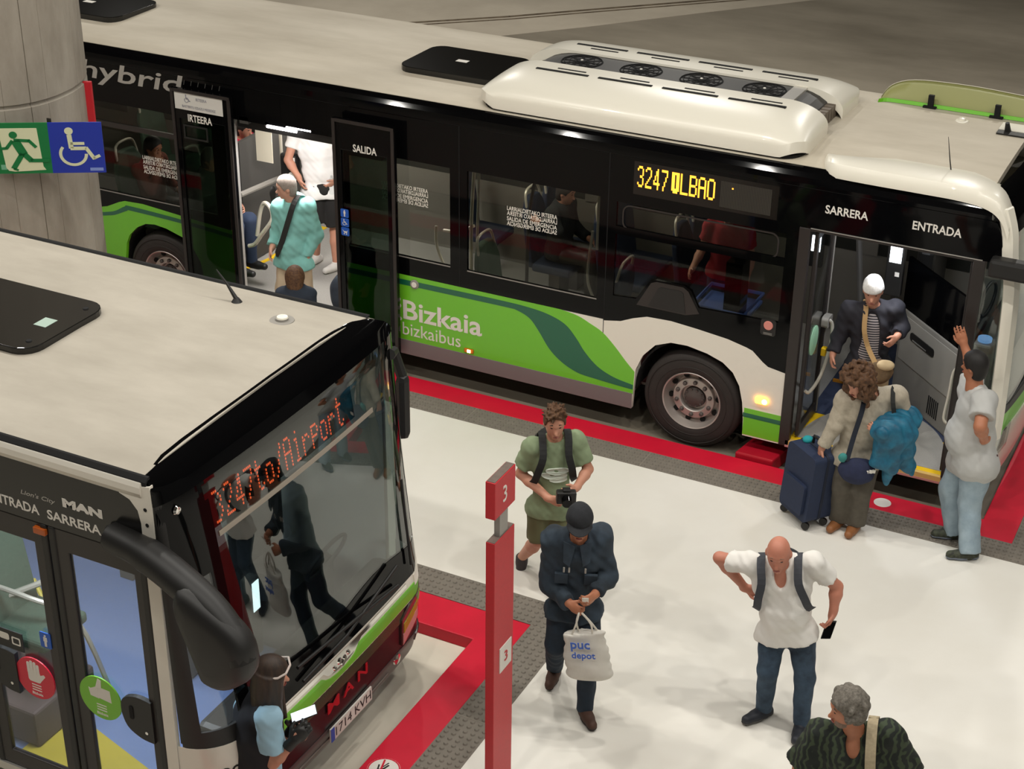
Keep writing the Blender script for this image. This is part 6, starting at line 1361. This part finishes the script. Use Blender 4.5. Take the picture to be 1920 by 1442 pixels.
pr = [('c', J['wrL']+fw*.04+up*.02, J['elL']+fw*.02, .10, .11, .05), ('c', c+fw*.05, c-up*.30+fw*.06, .13, .09, .06), ('c', c+rt*.06+fw*.06-up*.1, c+rt*.10+fw*.08-up*.28, .09, .06, .05), ('c', c-rt*.07+fw*.05, c-rt*.16-up*.30+fw*.05, .10, .05, .05), ('c', c-up*.22+fw*.07-rt*.03, c-up*.50+fw*.06-rt*.02, .07, .018, .05), ('c', c-up*.2-rt*.10+fw*.05, c-up*.40-rt*.21+fw*.05, .06, .02, .04)]
blob(jk, 'fabric', pr, TL, ripple=.012)
strap(root('shoulder_strap', 'dark bag strap on the left shoulder of the curly haired person', 'strap', tuple(J['shL'])), 'band', smoothpts([J['shL']+rt*.04-fw*.11-up*.05, J['shL']+rt*.05+up*.075, J['shL']+rt*.05+fw*.12+up*.0, J['shL']+rt*.0+fw*.13-up*.16, J['shL']-rt*.06+fw*.02-up*.22], 4), .035, .01, mat('strap_black', '#20211f', .8), fw+up*.3)
# suitcase
su = root('suitcase', 'navy blue upright suitcase wheeled by the curly haired person', 'suitcase', (1.40, -.86, KT)); sd = nrm(np.array([.78, -.62, 0])); sn = np.array([-sd[1], sd[0], 0]); c = np.array([1.41, -.84, KT+.42]); lean = nrm(np.array([.06, -.0, 1.]))
sfn = lambda a, b, d: tuple(c+sd*a+lean*b+sn*d)
MB().poly(rrect(-.20, .20, -.33, .30, .05), sfn, -.13, .13).build('shell', mat('case_navy', '#1e2b47', .75, noise=.15, nscale=30), su, bevel=.03, seg=3)
mb = MB(); mb.poly(rrect(-.205, .205, -.335, .305, .05), sfn, -.012, .012, [rrect(-.185, .185, -.31, .285, .04)]); mb.build('zip_band', mat('case_trim', '#141c2e', .8), su)
MB().poly(rrect(-.15, .15, -.27, .02, .03), sfn, -.16, -.12).build('front_pocket', mat('case_navy', '#1e2b47'), su, bevel=.012)
for a in (-.16, .16):
    for d in (-.09, .09): w_ = MB(); w_.lathe([(.035, -.012), (.035, .012)], sfn(a, -.375, d), 'Y', 16); w_.build('wheel', M_MATTE, su)
mb = MB(); mb.tube([sfn(-.07, .29, .02), sfn(-.065, .37, .02), sfn(.065, .37, .02), sfn(.07, .29, .02)], .013); mb.build('handle', M_MATTE, su)
blob(su, 'teal_strap', [('e', np.array(sfn(-.12, .31, .0)), np.array([.045, .05, .03]), None, .01)], mat('mint_strap', '#1f9aa0', .8))

# 7 woman in a white cap on the bus step
STR = stripes('tee_striped', '#2c2b31', '#a59c9c', 14, 'Z', .9)
def under_tee(R0, J, TF):
    fw, up = TF[1], TF[2]; F = Field(J['pel']-.5, J['pel']+.9, .011); sw = np.linalg.norm(J['shR']-J['shL'])/2; mid = lerp(J['shR'], J['shL'], .5)
    F.ell(lerp(mid, J['pel'], .3)+fw*.012, np.array([sw*.78, .118, .22]), TF, .04); F.ell(lerp(mid, J['pel'], .75)+fw*.02, np.array([sw*.74, .125, .24]), TF, .05); F.cut(J['pel']-up*.09, -up); F.cut(J['neck'], up); F.build('shirt', STR, R0)
b, TF, HF, J = figure('person', 'person in a white knit cap and dark open jacket leaving through the front bus door', PJ['whitecap'], SK1, tocam(PJ['whitecap']['root'])+np.array([0, 0, -.6]),
    dict(top=mat('jacket_black', '#22212a', .8, noise=.3, nscale=12), top_name='jacket', top_e=.024, sleeve=1.93, hem=.05, open=.085, extra=(under_tee,), trousers=mat('trouser_beige', '#b39b79', .9), shoes=M_MATTE, head_extra=(cap_hat('#e9e6e2', False, .015, 'white'),), curlR=.7, curlL=.8, wrinkle=.007, wfreq=36))
fw, up, rt = TF[1], TF[2], TF[0]
hb = root('shoulder_bag', 'beige and brown shoulder bag of the person in the white cap', 'bag', tuple(J['pel'])); c = J['pel']+fw*.19-rt*.09+up*.03
blob(hb, 'bag_body', [('e', c, np.array([.12, .06, .10]), TF, .02), ('e', c-up*.06-rt*.0, np.array([.10, .07, .07]), TF, .03)], mat('bag_brown', '#7d6446', .85, noise=.4, nscale=10, col2='#4e3d2b'), ripple=.006); blob(hb, 'flap', [('e', c+up*.06-rt*.05+fw*.03, np.array([.08, .045, .05]), TF, .02)], mat('flap_cream', '#cbb48e', .8))
strap(hb, 'strap', smoothpts([c+up*.08+rt*.04+fw*.02, lerp(J['neck'], J['pel'], .55)+fw*.165+rt*.02, lerp(J['neck'], J['pel'], .25)+fw*.16+rt*.06, lerp(J['neck'], J['shR'], .32)+fw*.09+up*.05, lerp(J['neck'], J['shR'], .36)+up*.085-fw*.02], 4), .042, .008, mat('strap_tan', '#b08e5f', .7), fw+up*.2)

# 8 man in a mint hoodie
def hood(R0, J, TF):
    fw, up = TF[1], TF[2]; F = Field(J['neck']-.25, J['neck']+.25, .011); F.ell(J['neck']-fw*.045+up*.005, [.115, .10, .075], TF, .02); F.ell(J['neck']-fw*.09-up*.04, [.11, .06, .09], TF, .04); F.carve(J['neck']+fw*.06+up*.09, [.068, .115, .10], TF); F.ripple(.004, 50, 3); F.build('hood', MATS['hoodie_mint'], R0)
HM = mat('hoodie_mint', '#86c4bd', .95, noise=.12, nscale=12)
b, TF, HF, J = figure('person', 'person in a mint green hoodie stepping out of the rear bus door', PJ['hoodie'], SK3, nrm(np.array([-.80, -.62, -.30])),
    dict(top=HM, top_name='hoodie', top_e=.024, sleeve=1.9, hem=.07, belly=.02, trousers=mat('chino_sand', '#c0ad93', .95), trouser_e=.02, shoes=M_GREY, hair='short', hair_m=HLG, hair_t=.009, brow=HLG, extra=(hood,), wrinkle=.006, wfreq=36))
fw, up, rt = TF[1], TF[2], TF[0]
cb_ = root('crossbody_strap', 'black diagonal bag strap across the mint green hoodie', 'strap', tuple(J['neck'])); a = lerp(J['neck'], J['shL'], .45); e_ = lerp(J['hipR'], J['pel'], .2)+up*.13
strap(cb_, 'band', smoothpts([a-fw*.08+up*.05, a+up*.085, a+fw*.11+up*.03, lerp(a, e_, .35)+fw*.165, lerp(a, e_, .7)+fw*.17+rt*.01, e_+fw*.13+rt*.05, e_+rt*.10], 4), .055, .012, mat('strap_black', '#20211f'), fw+up*.2)

# 9 passenger standing behind, white t-shirt
b, TF, HF, J = figure('person', 'passenger in a white t-shirt and black shorts standing inside the rear doorway', PJ['passenger'], SK1, nrm(np.array([.2, -1, -.2])),
    dict(top=mat('tee_white', '#e9e6e3', .9), sleeve=.5, hem=.10, bulk=1.1, arm=1.1, trousers=mat('short_black', '#1d1b1a', .9), shorts=.85, trouser_e=.03, shoes=mat('sneaker_white', '#dcd8d2', .7), hair='short', hair_m=HB))
bt = root('water_bottle', 'clear water bottle held by the passenger in the white t-shirt', 'bottle', tuple(J['haL'])); q = J['haL']+TF[1]*.03; m_ = MB(); m_.smooth = True; m_.lathe([(.03, -.10), (.032, -.09), (.032, .05), (.013, .085), (.013, .105), (0, .105)], tuple(q), 'Z', 18, cap=False); m_.build('bottle_body', M_GLC, bt)
rk = root('rucksack', 'dark grey rucksack standing on the bus floor behind the mint hoodie', 'backpack', (-3.97, .42, .334)); blob(rk, 'pack', [('e', (-3.97, .42, .56), (.17, .13, .22), None, .02), ('e', (-3.95, .35, .48), (.13, .09, .13), None, .03)], mat('pack_slate', '#2f3742', .9, noise=.2, nscale=30), ripple=.004, cuts=(((0, 0, .337), (0, 0, -1)),))

# 10 attendant with long hair and a glowing phone
VST = mat('vest_navy', '#14161e', .85, noise=.2, nscale=12)
def vest(R0, J, TF):
    fw, up = TF[1], TF[2]; F = Field(np.minimum(J['pel'], J['neck'])-.4, np.maximum(J['pel'], J['neck'])+.3, .011); sw = np.linalg.norm(J['shR']-J['shL'])/2; mid = lerp(J['shR'], J['shL'], .5); e = .026
    F.ell(lerp(mid, J['pel'], .28), np.array([sw*.80+.03, .115, .22])+e, TF, .05); F.ell(lerp(mid, J['pel'], .7), np.array([sw*.74, .115, .24])+e, TF, .05); F.ell(J['pel']-TF[2]*.04, np.array([sw*.8, .13, .14])+e, TF, .05); F.cone(lerp(J['shR'], mid, .25), lerp(J['shL'], mid, .25), .064+e, .064+e, .04); F.ripple(.004, 40, 5)
    F.cut(J['pel']-up*.10, -up); F.carve(J['neck']+up*.05+fw*.03, np.array([.07, .075, .075]), TF); F.build('vest', VST, R0)
def gloves(R0, J, TF):
    for q in 'RL':
        F = Field(J['wr'+q]-.2, J['wr'+q]+.22, .007); pn = (J['haL' if q == 'R' else 'haR']-J['wr'+q]); d = nrm(J['ha'+q]-J['wr'+q]); side = 1 if np.cross(nrm(pn), d)@np.array([0, 0, 1.]) > 0 else -1
        hand(F, J['wr'+q], J['ha'+q], side, pn, .9, 1.16); F.cone(J['wr'+q]-d*.05, J['wr'+q]+d*.02, .038, .034, .01, flat1=True); F.build('glove', M_MATTE, R0)
def glasses(R0, hd, HF, J, TF):
    hf, hu, hr = HF[1], HF[2], HF[0]; mb = MB(); mb.tube([hd+hu*.035+hr*-.088-hf*.02, hd+hu*.05-hr*.09+hf*.05, hd+hu*.075-hr*.07+hf*.095, hd+hu*.08+hf*.112, hd+hu*.075+hr*.07+hf*.095, hd+hu*.05+hr*.09+hf*.05, hd+hu*.035+hr*.088-hf*.02], .007, 8); mb.build('sunglasses', mat('glasses_pale', '#cdbfb8', .3), R0)
b, TF, HF, J = figure('person', 'long haired person in a dark vest looking at a phone before the nearer bus', PJ['girl'], SK1, nrm(np.array([.72, .45, -.62])),
    dict(top=mat('shirt_sky', '#9cc0d4', .85), sleeve=.62, sleeve_w=1.2, flare=.012, hem=.02, trousers=mat('trouser_black', '#17171b', .9), shoes=M_MATTE, hair='long', hair_m=HLB, hair_len=.43, extra=(vest, gloves), head_extra=(glasses,), palmR=np.array([-.2, .8, .4]), palmL=np.array([.2, -.8, .4]), curlR=.9, curlL=.9, brow=HB))
gp_ = root('mobile_phone', 'glowing white phone in the gloved hands beside the nearer bus', 'phone', tuple(J['haL'])); q = lerp(J['haR'], J['haL'], .55)+nrm(J['haR']-J['wrR'])*.06+np.array([.0, .0, .06]); pn_ = nrm(nrm(np.array([4.445, -12.6, 7.6])-q)*.7+np.array([-.45, .1, .6])); pu = nrm(np.array([.75, .62, .30])); pu = nrm(pu-pn_*(pu@pn_)); pr_ = np.cross(pu, pn_)
MB().obox(q, pu*.082, pr_*.040, pn_*.005).build('case', M_MATTE, gp_, bevel=.004); MB().obox(q+pn_*.0055, pu*.078, pr_*.037, pn_*.0008).build('screen', emit('phone_screen', (.85, .93, 1.), 1.2), gp_)

# others inside the far bus and at its rear door
def standing(base, yaw, hgt=1.68, arms=None):
    c, s_ = math.cos(yaw), math.sin(yaw); k = hgt/1.70; bx, by, bz = base          # local +y is forward
    W = lambda x, y, z: [bx+(x*c-y*s_)*k, by+(x*s_+y*c)*k, bz+z*k]
    J = dict(root=list(base), head=W(0, .03, 1.57), neck=W(0, -.01, 1.42), shR=W(.19, 0, 1.36), shL=W(-.19, 0, 1.36), elR=W(.24, -.02, 1.09), elL=W(-.24, -.02, 1.09), wrR=W(.23, .08, .87), wrL=W(-.23, .08, .87), haR=W(.22, .10, .79), haL=W(-.22, .10, .79),
             pel=W(0, 0, .92), hipR=W(.09, 0, .90), hipL=W(-.09, 0, .90), knR=W(.10, .03, .49), knL=W(-.10, .03, .49), anR=W(.10, -.02, .09), anL=W(-.10, -.02, .09), toR=W(.11, .12, .04), toL=W(-.11, .12, .04))
    for kk, v in (arms or {}).items(): J[kk] = W(*v)
    return J, np.array([-s_, c, -.05])
def sitting(base, yaw, arms=None):
    c, s_ = math.cos(yaw), math.sin(yaw); bx, by, bz = base
    W = lambda x, y, z: [bx+x*c-y*s_, by+x*s_+y*c, bz+z]
    J = dict(root=list(base), head=W(0, .06, 1.20), neck=W(0, .0, 1.05), shR=W(.19, 0, 1.0), shL=W(-.19, 0, 1.0), elR=W(.24, .05, .74), elL=W(-.24, .05, .74), wrR=W(.17, .27, .66), wrL=W(-.17, .27, .66), haR=W(.13, .34, .65), haL=W(-.13, .34, .65),
             pel=W(0, .0, .56), hipR=W(.09, .02, .55), hipL=W(-.09, .02, .55), knR=W(.11, .42, .56), knL=W(-.11, .42, .56), anR=W(.11, .42, .10), anL=W(-.11, .42, .10), toR=W(.11, .56, .04), toL=W(-.11, .56, .04))
    for kk, v in (arms or {}).items(): J[kk] = W(*v)
    return J, np.array([-s_, c, -.1])
J_, l_ = standing((-.20, 1.35, .334), PI, 1.66, dict(elR=(.26, .04, 1.10), wrR=(.27, .24, .98), haR=(.27, .32, .96)))
figure('person', 'passenger in a red t-shirt standing behind the front side window of the far bus', J_, SK1, l_, dict(top=mat('tee_red', '#a3222c', .9), sleeve=.55, trousers=mat('denim_dusk', '#2d3a52', .9), shoes=M_MATTE, hair='short', hair_m=HB, h=.012, hc=.014))
J_, l_ = sitting((-2.17, 1.75, .36), -PI/2, dict(elR=(.26, .10, .86), wrR=(.24, -.12, .92), haR=(.23, -.2, .93)))
figure('person', 'seated passenger in a dark coat behind the emergency exit window of the far bus', J_, SK1, l_, dict(top=mat('coat_dark', '#1c1f22', .9), top_name='coat', top_e=.02, sleeve=1.9, trousers=M_MATTE, shoes=M_MATTE, hair='short', hair_m=HB, h=.012, hc=.014))
J_, l_ = sitting((-6.36, .42, .54), -PI/2, dict(elR=(.22, .16, .80), wrR=(.12, .22, 1.08), haR=(.11, .20, 1.18)))
figure('person', 'seated passenger raising one hand behind the window beside the pillar', J_, SK2, l_, dict(top=mat('cardigan_rust', '#6a3528', .9), top_name='cardigan', sleeve=1.6, trousers=M_MATTE, shoes=M_MATTE, hair='short', hair_m=HBL, h=.012, hc=.014, curlR=.15))
J_, l_ = sitting((-5.62, .42, .54), -PI/2, dict(wrR=(.10, .24, .86), haR=(.08, .28, .93)))
figure('person', 'seated passenger in a dark green coat just behind the open left rear door leaf', J_, SK1, l_, dict(top=mat('coat_green', '#2b352b', .9), top_name='coat', top_e=.02, sleeve=1.9, trousers=mat('denim_dusk', '#2d3a52'), shoes=M_MATTE, hair='short', hair_m=HG, h=.012, hc=.014))
J_, l_ = sitting((-6.05, 1.62, .45), -PI/2)
figure('person', 'seated passenger in a crimson top far inside the rear doorway', J_, SK1, l_, dict(top=mat('top_crimson', '#b3163c', .9), sleeve=.9, trousers=M_MATTE, shoes=M_MATTE, hair='short', hair_m=HB, h=.012, hc=.014))
J_, l_ = standing((-3.80, -.72, KT), .5, 1.18)
figure('person', 'brown haired child whose head shows just above the roof of the nearer bus', J_, SK1, l_, dict(s=.8, top=mat('coat_navy', '#262f3c', .9), top_name='coat', sleeve=1.8, trousers=M_MATTE, shoes=M_MATTE, hair='short', hair_m=HBR, hair_t=.02, bulk=.85, arm=.8, h=.012, hc=.013))
